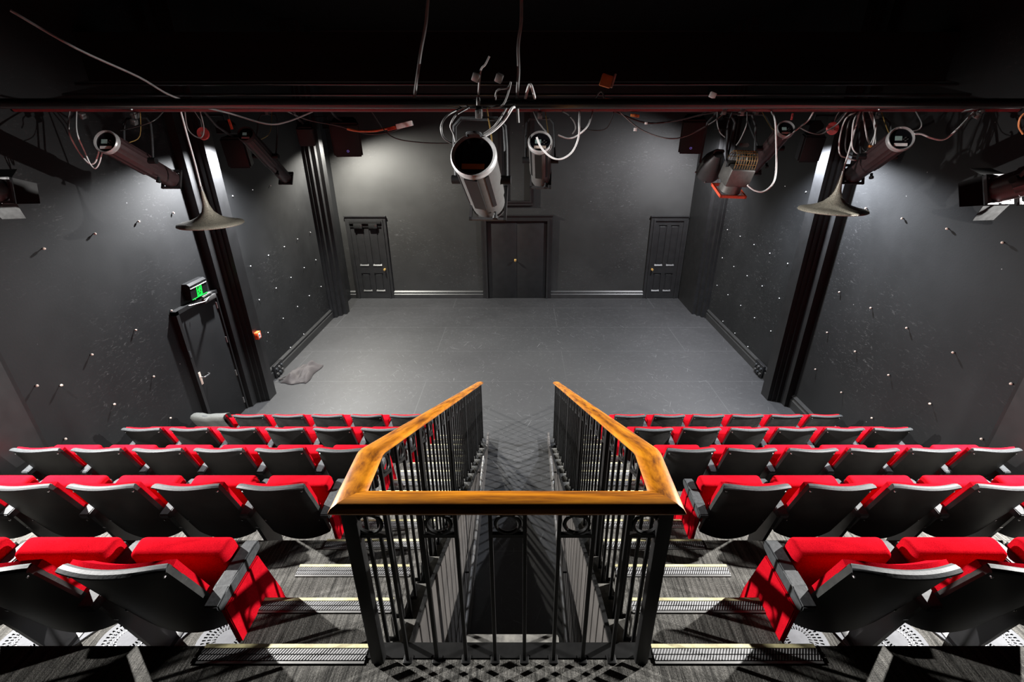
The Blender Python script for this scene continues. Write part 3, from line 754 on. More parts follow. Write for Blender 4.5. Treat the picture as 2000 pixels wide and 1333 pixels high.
# in the right block the aisle end is at local -x, so its own standard carries the panel; the wall end closes with a plain standard
def make_wall_end():
    r = copy_tree(mid); 
    for ch in list(r.children):
        if ch.name.split('.')[0] in ('standard', 'armrest', 'foot', 'pivot'):
            c = ch.copy(); COL.objects.link(c); c.parent = r; c.location = (0.52, 0, 0)
    return r
wallR = make_wall_end()
proto_used = {}
def place(kind, proto, loc, label, group):
    if kind not in proto_used: proto_used[kind] = 1; o = proto
    else: o = copy_tree(proto)
    o.location = loc; o['label'] = label; o['group'] = group
    return o
YS0 = Y0 + 0.295
rows = [('camera-side', 1, 4), ('second from the camera', 2, 5), ('third from the camera', 3, 6), ('fourth from the camera', 4, 6), ('frontmost', 5, 6)]
pos = ['at the aisle', 'second from the aisle', 'third from the aisle', 'fourth from the aisle', 'fifth from the aisle', 'sixth from the aisle']
rown = {1: 'row nearest the camera', 2: 'second row from the camera', 3: 'middle row', 4: 'second row from the stage', 5: 'front row by the stage'}
for (rn, k, cnt) in rows:
    for side in (-1, 1):
        for i in range(cnt):
            x = side * (XA + 0.03 + 0.26 + 0.52 * i); y = YS0 + (k - 1) * (ROWP + 0.014); z = T0 - 0.5 * k
            lab = 'red tip-up theatre seat, %s block, %s, %s' % ('left' if side < 0 else 'right', rown[k], pos[i])
            grp = 'seats in the %s of the %s block' % (rown[k], 'left' if side < 0 else 'right')
            if side < 0: kd, pr = ('endL', endL) if i == 0 else ('mid', mid)
            else: kd, pr = ('endR', endR) if i == 0 else (('wallR', wallR) if i == 5 else ('mid', mid))
            place(kd, pr, (x, y, z), lab, grp)

# the left block: seats carry their standard at -x, so their wall end closes by itself
# grey cloth over the wall-end seat of the front row, left block
def drape():
    x = -(XA + 0.03 + 0.26 + 0.52 * 5); y = YS0 + 4 * (ROWP + 0.014)
    path = []
    for t in range(13):
        s_ = t / 12
        if s_ < 0.62: z = 0.50 + (0.915 - 0.50) * s_ / 0.62; path.append((back_y(z) - 0.040, z))
        elif s_ < 0.8: a = (s_ - 0.62) / 0.18; path.append((back_y(0.905) - 0.04 + a * 0.115, 0.915 + 0.004 * math.sin(a * PI)))
        else: a = (s_ - 0.8) / 0.2; z = 0.915 - a * 0.12; path.append((back_y(z) + 0.092, z))
    def fn(u, v):
        yy, zz = path[min(12, int(round(v * 12)))]
        q = 2 * u - 1; d = 0.030 * (1 - q * q)
        return Vector((x + q * 0.215 + 0.01 * math.sin(v * 9), y + yy - d + 0.004 * math.sin(u * 17 + v * 5), zz + 0.004 * math.sin(u * 11))), Vector((0, -0.6, 0.8))
    o = MB().sheet(fn, 18, 12, 0.006).build('grey_cloth', M['greycloth'], ang=70)
    tag(o, 'dusty grey cloth draped over the front row seat nearest the left wall', 'cloth')
drape()

# ------------------------------------------------------------------ floor vents and plates under the camera-side rows
def vent(x, y, z, label):
    root = empty('floor_vent', (x, y, z), label, 'floor vent', 'round floor vents under the rows nearest the camera')
    R0 = 0.150
    g = MB()
    rings = [(0.150, 0.124), (0.104, 0.096), (0.076, 0.069), (0.050, 0.0)]
    def zz(r): return 0.016 - 0.010 * (r / R0) ** 2
    for ro, ri in rings:
        prof = [(ro, zz(ro)), (ri, zz(ri))] if ri else [(ro, zz(ro)), (0, zz(0))]
        for j in range(40):
            a0, a1 = 2 * PI * j / 40, 2 * PI * (j + 1) / 40
            if ri: p = [(ro, a0), (ro, a1), (ri, a1), (ri, a0)]
            else: p = [(ro, a0), (ro, a1), (0, a0)]
            top = [g.bm.verts.new((r * math.cos(a), r * math.sin(a), zz(r))) for r, a in p]
            bot = [g.bm.verts.new((r * math.cos(a), r * math.sin(a), zz(r) - 0.004)) for r, a in p]
            g.bm.faces.new(top); g.bm.faces.new(bot[::-1])
            for i in range(len(p)): q = (i + 1) % len(p); g.bm.faces.new((bot[i], bot[q], top[q], top[i]))
    for ro, ri, n in ((0.124, 0.104, 44), (0.096, 0.076, 38), (0.069, 0.050, 28)):
        for j in range(n):
            a = 2 * PI * j / n; w2 = 2 * PI / n * 0.27
            p = [(ro, a - w2), (ro, a + w2), (ri, a + w2), (ri, a - w2)]
            top = [g.bm.verts.new((r * math.cos(t), r * math.sin(t), zz(r))) for r, t in p]
            g.bm.faces.new(top)
    g.build('grille', M['vent'], root, ang=20)
    MB().lathe([(0, 0.001), (0.142, 0.001), (0.142, 0.003), (0, 0.003)], n=32).build('duct', M['glassblack'], root)
for side in (-1, 1):
    for i in range(4):
        vent(side * (XA + 0.03 + 0.24 + 0.505 * i), 1.575, T0 - 0.5, 'pale round slotted floor vent below the camera-side row, %s block, %s' % ('left' if side < 0 else 'right', ['at the aisle', 'second from the aisle', 'third from the aisle', 'fourth from the aisle'][i]))
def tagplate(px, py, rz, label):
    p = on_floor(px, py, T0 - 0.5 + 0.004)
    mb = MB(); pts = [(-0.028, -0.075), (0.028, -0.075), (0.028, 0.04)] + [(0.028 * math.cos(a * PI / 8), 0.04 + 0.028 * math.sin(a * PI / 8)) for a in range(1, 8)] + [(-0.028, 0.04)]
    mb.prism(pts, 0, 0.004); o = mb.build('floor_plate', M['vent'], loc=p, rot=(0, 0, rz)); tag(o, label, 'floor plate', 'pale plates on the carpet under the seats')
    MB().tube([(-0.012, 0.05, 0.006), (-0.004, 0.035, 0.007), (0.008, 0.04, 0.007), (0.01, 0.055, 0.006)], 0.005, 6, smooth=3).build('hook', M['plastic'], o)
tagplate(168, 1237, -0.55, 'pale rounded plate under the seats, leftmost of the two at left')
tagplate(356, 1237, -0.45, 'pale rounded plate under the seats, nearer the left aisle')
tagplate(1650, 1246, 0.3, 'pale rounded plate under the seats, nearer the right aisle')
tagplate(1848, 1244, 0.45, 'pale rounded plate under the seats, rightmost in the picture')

# ------------------------------------------------------------------ lighting rig
def bar(name, y, z, r, m, label, x0=-4.66, x1=4.66, n=14):
    o = MB().cyl((x0, y, z), (x1, y, z), r, n=n).build(name, m); return tag(o, label, 'pipe')
BA, BZ = 4.9, 4.545
bar('lighting_bar', BA, BZ, 0.026, M['redpipe'], 'dark red lighting bar spanning the room, carrying most of the lanterns')
bar('lighting_bar', 3.3, 4.535, 0.030, M['blackgloss'], 'black lighting bar nearest the camera, carrying the big silver lantern')
bar('lighting_bar', 6.1, 4.60, 0.024, M['blackgloss'], 'black lighting bar behind the red one')
bar('conduit', 5.7, 4.80, 0.014, M['blackgloss'], 'glossy thin black conduit, the higher of two above the red bar')
bar('conduit', 5.5, 4.69, 0.014, M['blackgloss'], 'glossy thin black conduit, the lower of two above the red bar')
struct(MB().span((-XW, 5.9, 4.84), (XW, 6.25, 5.3)).build('trim_beam', M['ceil']))

def lantern(label, rear, front, rad, bar_y, bar_z, body='blackmetal', rib=0.06, lens=0.86, strip='white', yoke=True, display=True, barn=False, split=0.58, handle=False):
    rear = Vector(rear); front = Vector(front); ax = (front - rear); Ln = ax.length; ax.normalize()
    piv = rear.lerp(front, 0.45)
    root = empty('stage_lantern', piv, label, 'stage lantern')
    q = ax.to_track_quat('Z', 'Y').to_matrix()
    side = Vector((ax.y, -ax.x, 0)).normalized(); upv = side.cross(ax)
    if upv.z < 0: side = -side; upv = -upv
    q = Matrix((side, -upv, ax)).transposed()       # local x = side, y = down, z = beam
    m = q.to_4x4(); z0 = -Ln * 0.45; z1 = Ln * 0.55
    zm = z0 + Ln * split
    MB().lathe([(rad * 0.90, z0 + 0.01), (rad * 0.985, z0 + 0.03), (rad * 0.985, zm), (rad * 0.9, zm + 0.01)], m, 32, rib).build('body', M[body], root, ang=25)
    if body == 'silver':        # dark heat-sink strips along the tube
        for an in (-0.9, -0.15, 0.62, 2.2):
            sb = MB(); d_ = Vector((math.sin(an), math.cos(an), 0)); t_ = Vector((math.cos(an), -math.sin(an), 0))
            wq = rad * (0.30 if an == -0.15 else 0.10)
            sb.prism([(-wq, z0 + 0.05), (wq, z0 + 0.05), (wq, zm - 0.02), (-wq, zm - 0.02)], rad * 0.93, rad * 1.005, Matrix(((t_.x, 0, d_.x, 0), (t_.y, 0, d_.y, 0), (0, 1, 0, 0), (0, 0, 0, 1))))
            for v in sb.bm.verts: v.co = q @ v.co
            sb.build('side_strip', M['iron'], root)
    MB().lathe([(rad * lens, zm - 0.01), (rad * lens, z1 - 0.02), (rad * (lens + 0.06), z1 - 0.02), (rad * (lens + 0.06), z1), (rad * (lens - 0.06), z1), (rad * (lens - 0.08), z1 - 0.04), (0, z1 - 0.05)], m, 32).build('lens_tube', M[body], root)
    MB().lathe([(rad * 0.93, z0 + 0.035), (rad * 1.02, z0 + 0.03), (rad * 1.03, z0), (rad * 0.97, z0 - 0.012), (rad * 0.86, z0 - 0.004), (rad * 0.86, z0 + 0.012)], m, 36).build('rear_bezel', M['bezel' if body != 'blackmetal' else 'rim'], root)
    rp = MB().lathe([(0, z0 + 0.004), (rad * 0.88, z0 + 0.004), (rad * 0.88, z0 + 0.02), (0, z0 + 0.02)], m, 32).build('rear_panel', M['glassblack'], root)
    def onrear(x0, y0, x1, y1, name, mm, t=0.004):
        mb = MB().span((x0 * rad, y0 * rad, z0 + 0.004 - t), (x1 * rad, y1 * rad, z0 + 0.006))
        for v in mb.bm.verts: v.co = q @ v.co
        return mb.build(name, M[mm], rp)
    if display:
        onrear(-0.42, -0.22, 0.08, 0.14, 'display', 'lcd')
        kb_ = MB()
        for dx, dy in ((0.35, -0.1), (0.5, 0.04), (0.35, 0.16), (0.2, 0.04)): kb_.cyl(q @ Vector((dx * rad, dy * rad, z0 + 0.006)), q @ Vector((dx * rad, dy * rad, z0 - 0.003)), rad * 0.055, n=8)
        kb_.build('keypad', M['silver'], rp)
    if strip: onrear(-0.5, 0.38, 0.5, 0.62, 'name_strip', strip)
    # gel holder: square plate frame with open middle
    gh = MB(); e = rad * (lens + 0.12); zc = z1 - 0.03
    for a, b in (((-e, -e), (e, -e + 0.02)), ((-e, e - 0.02), (e, e)), ((-e, -e), (-e + 0.02, e)), ((e - 0.02, -e), (e, e))):
        gh.span((a[0], a[1], zc), (b[0], b[1], zc + 0.022))
    for v in gh.bm.verts: v.co = q @ v.co
    gh.build('gel_holder', M['blackmetal'], root)
    kn = MB(); kn.cyl(q @ Vector((rad * 0.5, rad * 0.82, zm + 0.08)), q @ Vector((rad * 0.5, rad * 0.82 + 0.035, zm + 0.08)), 0.012, n=10); kn.cyl(q @ Vector((rad * 0.5, rad * 0.82 + 0.03, zm + 0.08)), q @ Vector((rad * 0.5, rad * 0.82 + 0.05, zm + 0.08)), 0.02, n=10); kn.build('focus_knob', M['plastic'], root)
    if barn:
        for nm, (a, b) in enumerate((((-e, e), (e, e)), ((-e, -e), (e, -e)), ((-e, -e), (-e, e)), ((e, -e), (e, e)))):
            bd = MB(); A = Vector((a[0], a[1], z1)); B = Vector((b[0], b[1], z1)); out = ((A + B) / 2); out.z = 0; out.normalize()
            C = B + out * 0.09 + Vector((0, 0, 0.10)) - (B - A).normalized() * 0.02; D = A + out * 0.09 + Vector((0, 0, 0.10)) + (B - A).normalized() * 0.02
            nn = (B - A).cross(D - A).normalized() * 0.003
            vs = [bd.bm.verts.new(q @ p) for p in (A, B, C, D, A + nn, B + nn, C + nn, D + nn)]
            for f in ((0, 1, 2, 3), (7, 6, 5, 4), (0, 4, 5, 1), (1, 5, 6, 2), (2, 6, 7, 3), (3, 7, 4, 0)): bd.bm.faces.new([vs[i] for i in f])
            bd.build('barn_door', M['iron'], root)
    if handle:
        MB().tube([q @ Vector((-0.3 * rad, -0.9 * rad, z0)), q @ Vector((-0.25 * rad, -0.85 * rad, z0 - 0.05)), q @ Vector((0.25 * rad, -0.85 * rad, z0 - 0.05)), q @ Vector((0.3 * rad, -0.9 * rad, z0))], 0.008, 6, smooth=4).build('handle', M['rim'], root)
    if yoke:
        barp = Vector((piv.x, bar_y, bar_z)) - piv
        yk = MB(); w_ = rad + 0.03; top = Vector((0, barp.y, barp.z - 0.085))
        sd = side
        pts = [sd * w_ + Vector((0, 0, 0)), sd * w_ + top * 0.55, sd * w_ * 0.96 + top * 0.88, sd * w_ * 0.7 + top, -sd * w_ * 0.7 + top, -sd * w_ * 0.96 + top * 0.88, -sd * w_ + top * 0.55, -sd * w_]
        yk.tube(pts, 0.012, 6, flat=(0.009, 0.013)); yk.build('yoke', M['rim'], root, ang=60)
        for s_ in (-1, 1):
            tk = MB(); tk.cyl(sd * (rad * 0.9) * s_, sd * (w_ + 0.03) * s_, 0.028, n=14); tk.build('tilt_knob', M['plastic'], root)
        ck = MB(); ck.span(barp + Vector((-0.02, -0.04, -0.085)), barp + Vector((0.02, 0.04, -0.03)), 0.004); ck.tube([barp + Vector((0, 0.035 * math.cos(a), 0.035 * math.sin(a))) for a in [PI * 1.1, PI * 0.9, PI * 0.7, PI * 0.5, PI * 0.3, PI * 0.1]], 0.012, 6)
        ck.tube([barp + Vector((0, -0.06, -0.05)), barp + Vector((0, -0.035, -0.05))], 0.010, 6); ck.build('clamp', M['alu'], root)
        sf = MB(); sf.tube([barp + Vector((0.05, 0, -0.03)), q @ Vector((rad * 0.55, -rad * 0.8, z0 * 0.2)) * 0.4 + barp * 0.5 + Vector((0.05, -0.05, -0.05)), q @ Vector((rad * 0.5, -rad * 0.85, z0 * 0.5))], 0.004, 5, smooth=4); sf.build('safety_wire', M['brass'], root)
    return root
lantern('long dark stage lantern at far left of the bar, aimed at the left pier', at(207, 277, 4.45), at(338, 352, 5.15), 0.10, BA, BZ, 'brownmetal')
lantern('slim black stage lantern second from the left, aimed down at the left stage wall', at(480, 262, 5.5), at(560, 350, 6.25), 0.085, 6.1, 4.60, 'blackmetal')
lantern('large silver stage lantern hanging at centre, black back with amber strip', at(925, 304, 3.05), at(955, 398, 3.62), 0.137, 3.3, 4.535, 'silver', 0.02, 0.88, 'amber', display=False, handle=True, split=0.72)
lantern('smaller silver stage lantern right of centre with cream strip on its back', at(1055, 277, 4.40), at(1056, 352, 4.85), 0.103, BA, BZ, 'silver', 0.02, 0.88, 'cream', split=0.72)
lantern('slim black stage lantern right of the red framed lantern, aimed at the stage', at(1535, 252, 5.3), at(1470, 330, 5.95), 0.088, 6.1, 4.60, 'brownmetal')
lantern('long dark stage lantern beside the right pendant lamp, aimed at the right pier', at(1760, 271, 4.40), at(1665, 342, 5.1), 0.103, BA, BZ, 'brownmetal')
lantern('dark stage lantern with barn doors cut off at the right edge', at(2090, 330, 3.35), at(1945, 372, 3.75), 0.115, 3.3, 4.535, 'brownmetal', barn=True)
lantern('dark stage lantern with barn doors cut off at the left edge', at(-110, 345, 3.35), at(-2, 374, 3.75), 0.10, 3.3, 4.535, 'blackmetal', barn=True)

# fresnel with wire-mesh back and red frame
def fresnel():
    c = at(1448, 318, 4.7)
    root = empty('mesh_lantern', c, 'grey fresnel lantern with wire mesh top and red orange frame below', 'stage lantern')
    d = Vector((-0.10, 0.42, -1)).normalized(); side = Vector((1, 0.1, 0)).normalized(); side = (side - d * side.dot(d)).normalized(); bk = d.cross(side)
    q = Matrix((side, bk, d)).transposed(); 
    def T(mb):
        for v in mb.bm.verts: v.co = q @ v.co
        return mb
    b = MB(); b.span((-0.12, -0.10, 0.02), (0.12, 0.10, 0.20), 0.02); T(b).build('body', M['gunmetal'], root)
    # mesh hood: half barrel of criss-crossing wires
    wr = MB()
    for i in range(9):
        x = -0.10 + 0.025 * i
        wr.tube([(x, 0.085 * math.cos(a), 0.02 - 0.13 * math.sin(a)) for a in [PI * j / 10 for j in range(11)]], 0.003, 4)
    for j in range(1, 10):
        a = PI * j / 10; wr.tube([(-0.10, 0.085 * math.cos(a), 0.02 - 0.13 * math.sin(a)), (0.10, 0.085 * math.cos(a), 0.02 - 0.13 * math.sin(a))], 0.003, 4)
    T(wr).build('mesh_hood', M['darkbrass'], root)
    T(MB().lathe([(0.0, 0.03), (0.04, 0.0), (0.05, -0.04), (0.03, -0.08), (0, -0.09)], n=12)).build('reflector', M['blackmetal'], root)
    T(MB().lathe([(0.10, 0.19), (0.105, 0.28), (0.095, 0.28), (0.09, 0.2)], n=24)).build('lens_tube', M['gunmetal'], root)
    fr_ = MB()
    for a, b_ in (((-0.135, -0.12), (0.135, -0.10)), ((-0.135, 0.10), (0.135, 0.12)), ((-0.135, -0.12), (-0.115, 0.12)), ((0.115, -0.12), (0.135, 0.12))): fr_.span((a[0], a[1], 0.275), (b_[0], b_[1], 0.30))
    tag(T(fr_).build('gel_frame', M['orange'], root), 'red orange gel frame')
    hn = MB(); hn.tube([(-0.075, -0.115, 0.03), (-0.08, -0.13, 0.11), (-0.05, -0.135, 0.165), (0.05, -0.135, 0.165), (0.08, -0.13, 0.11), (0.075, -0.115, 0.03)], 0.009, 8, smooth=4); T(hn).build('handle', M['alu'], root)
    rb = MB()
    for i in range(10): rb.span((-0.06 + i * 0.013, -0.112, 0.035), (-0.054 + i * 0.013, -0.098, 0.06))
    T(rb).build('ribbed_grip', M['rim'], root)
    up = Vector((c.x, BA, BZ)) - c
    yk = MB(); pts = [side * 0.14 + Vector((0, 0, -0.04)), side * 0.14 + up * 0.7, side * 0.10 + up * 0.9 , -side * 0.10 + up * 0.9, -side * 0.14 + up * 0.7, -side * 0.14 + Vector((0, 0, -0.04))]
    yk.tube(pts, 0.010, 8); yk.build('yoke', M['rim'], root)
    MB().span(up + Vector((-0.02, -0.03, -0.06)), up + Vector((0.02, 0.03, 0.03)), 0.004).build('clamp', M['alu'], root)
    t = MB(); t.prism([(-0.035, -0.015), (0.035, -0.015), (0.05, 0), (0.035, 0.02), (-0.035, 0.02), (-0.05, 0)], 0, 0.004, Matrix.Translation((-0.02, -0.03, 0.15)) @ Matrix.Rotation(R(80), 4, 'X')); t.build('safety_tab', M['silver'], root)
fresnel()
def parcan():
    c = at(1393, 318, 4.95)
    root = empty('par_can', c, 'round black par lantern behind the grey mesh fresnel', 'stage lantern')
    d = Vector((0.05, 0.75, -0.65)).normalized(); m = d.to_track_quat('Z', 'Y').to_matrix().to_4x4()
    MB().lathe([(0, -0.14), (0.05, -0.14), (0.07, -0.10), (0.10, -0.04), (0.118, 0.04), (0.118, 0.16), (0.105, 0.16), (0.10, 0.05)], m, 28).build('can', M['blackmetal'], root)
    hh = MB(); hh.tube([m @ Vector((-0.04, 0, -0.14)), m @ Vector((-0.035, 0, -0.18)), m @ Vector((0.035, 0, -0.18)), m @ Vector((0.04, 0, -0.14))], 0.009, 6, smooth=3); hh.build('handle', M['rim'], root)
    up = Vector((c.x, BA, BZ)) - c
    MB().tube([(-0.13, 0, 0), (-0.13, up.y * .8, up.z * 0.75), (-0.06, up.y, up.z - 0.03), (0.06, up.y, up.z - 0.03), (0.13, up.y * .8, up.z * 0.75), (0.13, 0, 0)], 0.010, 6).build('yoke', M['rim'], root)
    MB().span(up + Vector((-0.02, -0.03, -0.05)), up + Vector((0.02, 0.03, 0.03)), 0.004).build('clamp', M['alu'], root)
    bt = MB()
    for i in range(5): bt.cyl(m @ Vector((0.118 * math.cos(i * 1.26), 0.118 * math.sin(i * 1.26), 0.15)), m @ Vector((0.13 * math.cos(i * 1.26), 0.13 * math.sin(i * 1.26), 0.15)), 0.008, n=6)
    bt.build('bolt', M['alu'], root)
parcan()
def speaker(label, c, w_, d_, h_, rz, tilt, top_y, mark=None, m='plastic'):
    root = empty('loudspeaker', c, label, 'loudspeaker')
    q = Euler((tilt, 0, rz)).to_matrix()
    mb = MB()
    poly = [(-w_ / 2, -d_ / 2), (w_ / 2, -d_ / 2), (w_ * 0.36, d_ / 2), (-w_ * 0.36, d_ / 2)]
    mb.prism(poly, -h_ / 2, h_ / 2); bmesh.ops.bevel(mb.bm, geom=mb.bm.edges[:], offset=0.02, segments=2, affect='EDGES')
    for v in mb.bm.verts: v.co = q @ v.co
    mb.build('cabinet', M[m], root, ang=50)
    g = MB().span((-w_ * 0.44, -d_ / 2 - 0.008, -h_ * 0.44), (w_ * 0.44, -d_ / 2 + 0.01, h_ * 0.44), 0.006)
    for v in g.bm.verts: v.co = q @ v.co
    g.build('grille', M['plastic'], root)
    if mark:
        k = MB(); k.tube([q @ Vector((mark * 0.012 * math.cos(a * PI / 6), -d_ / 2 - 0.01, -h_ * 0.30 + 0.012 * math.sin(a * PI / 6))) for a in range(12)], 0.0035, 5, closed=True); k.build('badge', M['violet'], root)
    tp = Vector((0, top_y - c[1] + 0.01, 4.6 - c[2]))
    MB().tube([Vector((0, 0, h_ * 0.4)), Vector((0, tp.y * 0.6, max(h_ * 0.5 + 0.02, tp.z * 0.6))), tp], 0.014, 6).build('bracket', M['blackmetal'], root)
    return root
speaker('black loudspeaker with violet badge hanging before the lit back wall at left', at(677, 268, 6.6), 0.36, 0.26, 0.42, 0.25, R(18), 6.1, 1)
speaker('tall black loudspeaker beside the left pier under the red tag', at(466, 296, 6.7), 0.30, 0.22, 0.38, 0.1, R(10), 6.1)
speaker('dim black loudspeaker with violet badge hanging left of the par lantern', at(1352, 262, 6.6), 0.30, 0.26, 0.42, -0.25, R(18), 6.1, 1)
speaker('black loudspeaker beside the right pier under the red tag', at(1580, 288, 6.8), 0.28, 0.22, 0.34, -0.1, R(10), 6.1)
speaker('small black box hanging at the far left stage corner under the bar', at(598, 262, 6.4), 0.20, 0.18, 0.24, 0.3, R(25), 6.1)

# flood lamps (light sources sit just below; the far right lamp is made up)
def flood(x, y, z, reach, label):
    root = empty('flood_lamp', (x, y, z), label, 'flood lamp', 'flood lamps on the piers')
    mb = MB()
    mb.prism([(-0.10, 0.0), (0.10, 0.0), (0.10, 0.10), (0.04, 0.16), (-0.04, 0.16), (-0.10, 0.10)], -0.09, 0.09, Matrix.Rotation(R(90), 4, 'X')); mb.build('housing', M['plastic'], root, ang=20)
    MB().span((-0.10, -0.10, -0.012), (0.10, 0.10, 0.0), 0.003).build('front_frame', M['rim'], root)
    MB().tube([(0, 0, 0.15), (0, 0, 0.22), (reach, 0.0, 0.22)], 0.014, 6).build('bracket', M['steel'], root)
flood(-4.08, 7.27, LZ + 0.08, -0.31, 'black flood lamp on the near left pier, lighting the left wall')
flood(4.12, 7.27, LZ + 0.08, 0.31, 'black flood lamp on the near right pier, lighting the right wall')
flood(-4.34, 3.14, LZ + 0.10, -0.35, 'black flood lamp on the left wall near the camera, above the seats')
flood(4.34, 3.14, LZ + 0.10, 0.35, 'black flood lamp on the right wall near the camera, above the seats')
flood(-4.12, 11.25, LZ + 0.10, -0.36, 'black flood lamp on the far left pier, lighting the back wall')
flood(4.15, 10.7, LZ + 0.10, 0.54, 'added black flood lamp at the far right, brightening the back wall')  # made-up housing for the added far right lamp
# red round tags
def redtag(px, py, y, label):
    c = at(px, py, y); root = empty('round_tag', c, label, 'tag')
    MB().lathe([(0.028, -0.012), (0.068, -0.014), (0.074, 0), (0.068, 0.014), (0.028, 0.012), (0.022, 0)], Matrix.Rotation(R(80), 4, 'X'), 24).build('disc', M['pink'], root)
    MB().lathe([(0, -0.008), (0.024, -0.008), (0.024, 0.008), (0, 0.008)], Matrix.Rotation(R(80), 4, 'X'), 16).build('hub', M['cream'], root)
    MB().tube([(0, 0, 0.07), (0.01, 0, 0.14), (0.0, 6.1 - y, 4.6 - c.z)], 0.005, 6).build('cord', M['cableg'], root)
redtag(397, 261, 6.2, 'round red tag hanging under the bar above the left pier')
redtag(1626, 251, 6.2, 'round red tag hanging under the bar above the right pier')

# pendant lamps
def pendant(px, py, y, topx, topy, label):
    c = at(px, py, y); root = empty('pendant_lamp', c, label, 'pendant lamp', 'pendant lamps over the front seats')
    prof = [(0.012, 0.33), (0.016, 0.30), (0.022, 0.24), (0.032, 0.18), (0.055, 0.12), (0.10, 0.075), (0.16, 0.045), (0.235, 0.022), (0.30, 0.008), (0.305, -0.006), (0.295, -0.012)]
    MB().lathe(prof + [(0.29, -0.006), (0.23, 0.012), (0.16, 0.035), (0.10, 0.062), (0.05, 0.105), (0.025, 0.17), (0.008, 0.24), (0.004, 0.32)], n=48).build('lamp_shade', M['pendant'], root, ang=60)
    MB().lathe([(0, -0.004), (0.12, -0.004), (0.13, 0.02), (0, 0.03)], n=24).build('diffuser', M['redpipe'], root)
    MB().lathe([(0, 0.32), (0.014, 0.32), (0.012, 0.36), (0, 0.37)], n=12).build('cord_grip', M['alu'], root)
    t = at(topx, topy, 4.9); t.z = BZ - 0.02; t -= c
    MB().tube([Vector((0, 0, 0.36)), Vector((0, 0, 0.36)).lerp(t, 0.35) + Vector((0.004, 0, 0.0)), Vector((0, 0, 0.36)).lerp(t, 0.7), t], 0.008, 6, smooth=4).build('cord', M['cablew'], root)
pendant(412, 437, 4.9, 356, 228, 'flared grey pendant lamp hanging in front of the left pier')
pendant(1626, 410, 4.75, 1680, 216, 'flared grey pendant lamp hanging in front of the right pier')

# ------------------------------------------------------------------ cables
def cable(label, pts, y, m='cableg', r=0.006, cat='cable', name='cable', group=None):
    P = []
    for i, p in enumerate(pts):
        yy = p[2] if len(p) > 2 else y
        if i in (0, len(pts) - 1) and 4.0 < yy < 5.15 and 205 < p[1] < 242:      # ends tied to the red bar
            q = at(p[0], 214, BA); q.z = BZ - 0.022; P.append(q); continue
        if i in (0, len(pts) - 1) and 3.0 < yy < 3.4 and 150 < p[1] < 226:       # ends tied to the near bar
            q = at(p[0], 205, 3.3); q.z = 4.535 - 0.02; P.append(q); continue
        P.append(at(p[0], p[1], yy))
    o = MB().tube(P, r, 6, smooth=5).build(name, M[m], ang=80); return tag(o, label, cat, group)
cable('long dark cable sagging from the upper left ceiling to the red bar', [(20, 20, 3.4), (150, 95, 3.6), (270, 150, 3.9), (330, 185, 4.2), (395, 208, 4.5), (450, 222, 4.8), (520, 242, 4.85), (560, 238, 4.88), (610, 226, 4.9)], 4.5, 'cableg', 0.008)
cable('dark cable hanging from the ceiling, left of the two at the top', [(837, -20), (832, 45), (822, 100), (815, 150), (806, 190)], 3.3, 'cableg', 0.010)
cable('dark cable hanging from the ceiling, right of the two at the top', [(1018, -20), (1018, 40), (1012, 90), (1013, 140), (1010, 190), (1012, 240)], 3.3, 'cableg', 0.010)
cable('pale cable loop at far left, the outer one', [(135, 230), (134, 255), (150, 290), (172, 318), (185, 318), (192, 300), (196, 280)], 4.55, 'cablew', 0.007)
cable('pale cable loop at far left, the inner one', [(148, 232), (150, 258), (165, 295), (176, 320), (186, 329), (194, 318), (200, 295)], 4.5, 'cablew', 0.006)
cable('thin cable running up from the far left lantern to the bar', [(235, 255), (265, 248), (300, 236), (318, 226)], 4.7, 'cableb', 0.005)
cable('pale cable beside the left pendant cord', [(360, 228), (366, 250), (380, 266), (394, 268), (398, 250), (390, 232)], 5.0, 'cableg', 0.006)
cable('dark cable running along under the bar, left of centre', [(560, 236), (600, 234), (660, 246), (720, 262), (760, 258), (790, 248)], 5.0, 'cableb', 0.006)
cable('orange brown cable lying under the bar, left of centre', [(678, 252), (700, 256), (730, 256), (752, 252), (766, 250)], 4.95, 'cableo', 0.011)
cable('thin black cable sagging across to the big lantern', [(725, 236), (752, 256), (778, 272), (830, 279), (885, 280)], 4.9, 'cableb', 0.005)
cable('thick pale cable swinging down to the back of the big lantern', [(1005, 196), (1000, 212), (985, 235), (968, 252), (950, 264), (935, 270)], 3.15, 'cablew', 0.008)
cable('second pale cable beside the thick one at the big lantern', [(990, 206), (978, 230), (964, 248), (945, 262), (932, 270)], 3.12, 'cableg', 0.006)
cable('black cable loop left of the big lantern, the outer one', [(905, 220), (875, 225), (862, 245), (866, 268), (882, 280)], 3.2, 'cableb', 0.007)
cable('black cable loop left of the big lantern, the inner one', [(918, 222), (892, 224), (880, 245), (886, 262), (890, 278)], 3.15, 'cableg', 0.006)
cable('pale cable curving over the near bar above the big lantern', [(1022, 160), (1034, 166), (1042, 182), (1048, 194)], 3.28, 'cablew', 0.009)
cable('thin pale cable stub sticking up above the near bar', [(956, 110), (948, 126), (938, 142), (933, 156)], 3.3, 'cablew', 0.006)
cable('cable tangle on the near bar above the big lantern', [(968, 160), (970, 178), (992, 172), (998, 160), (990, 190), (978, 208), (950, 214)], 3.26, 'cableg', 0.006)
cable('pale cable loop hanging below the smaller silver lantern', [(1048, 268), (1058, 290), (1078, 308), (1098, 310), (1118, 296), (1130, 268), (1131, 240), (1132, 214)], 4.3, 'cablew', 0.008)
cable('pale cable hanging right of the smaller silver lantern', [(1090, 264), (1108, 270), (1126, 266), (1148, 246), (1158, 222)], 4.45, 'cablew', 0.007)
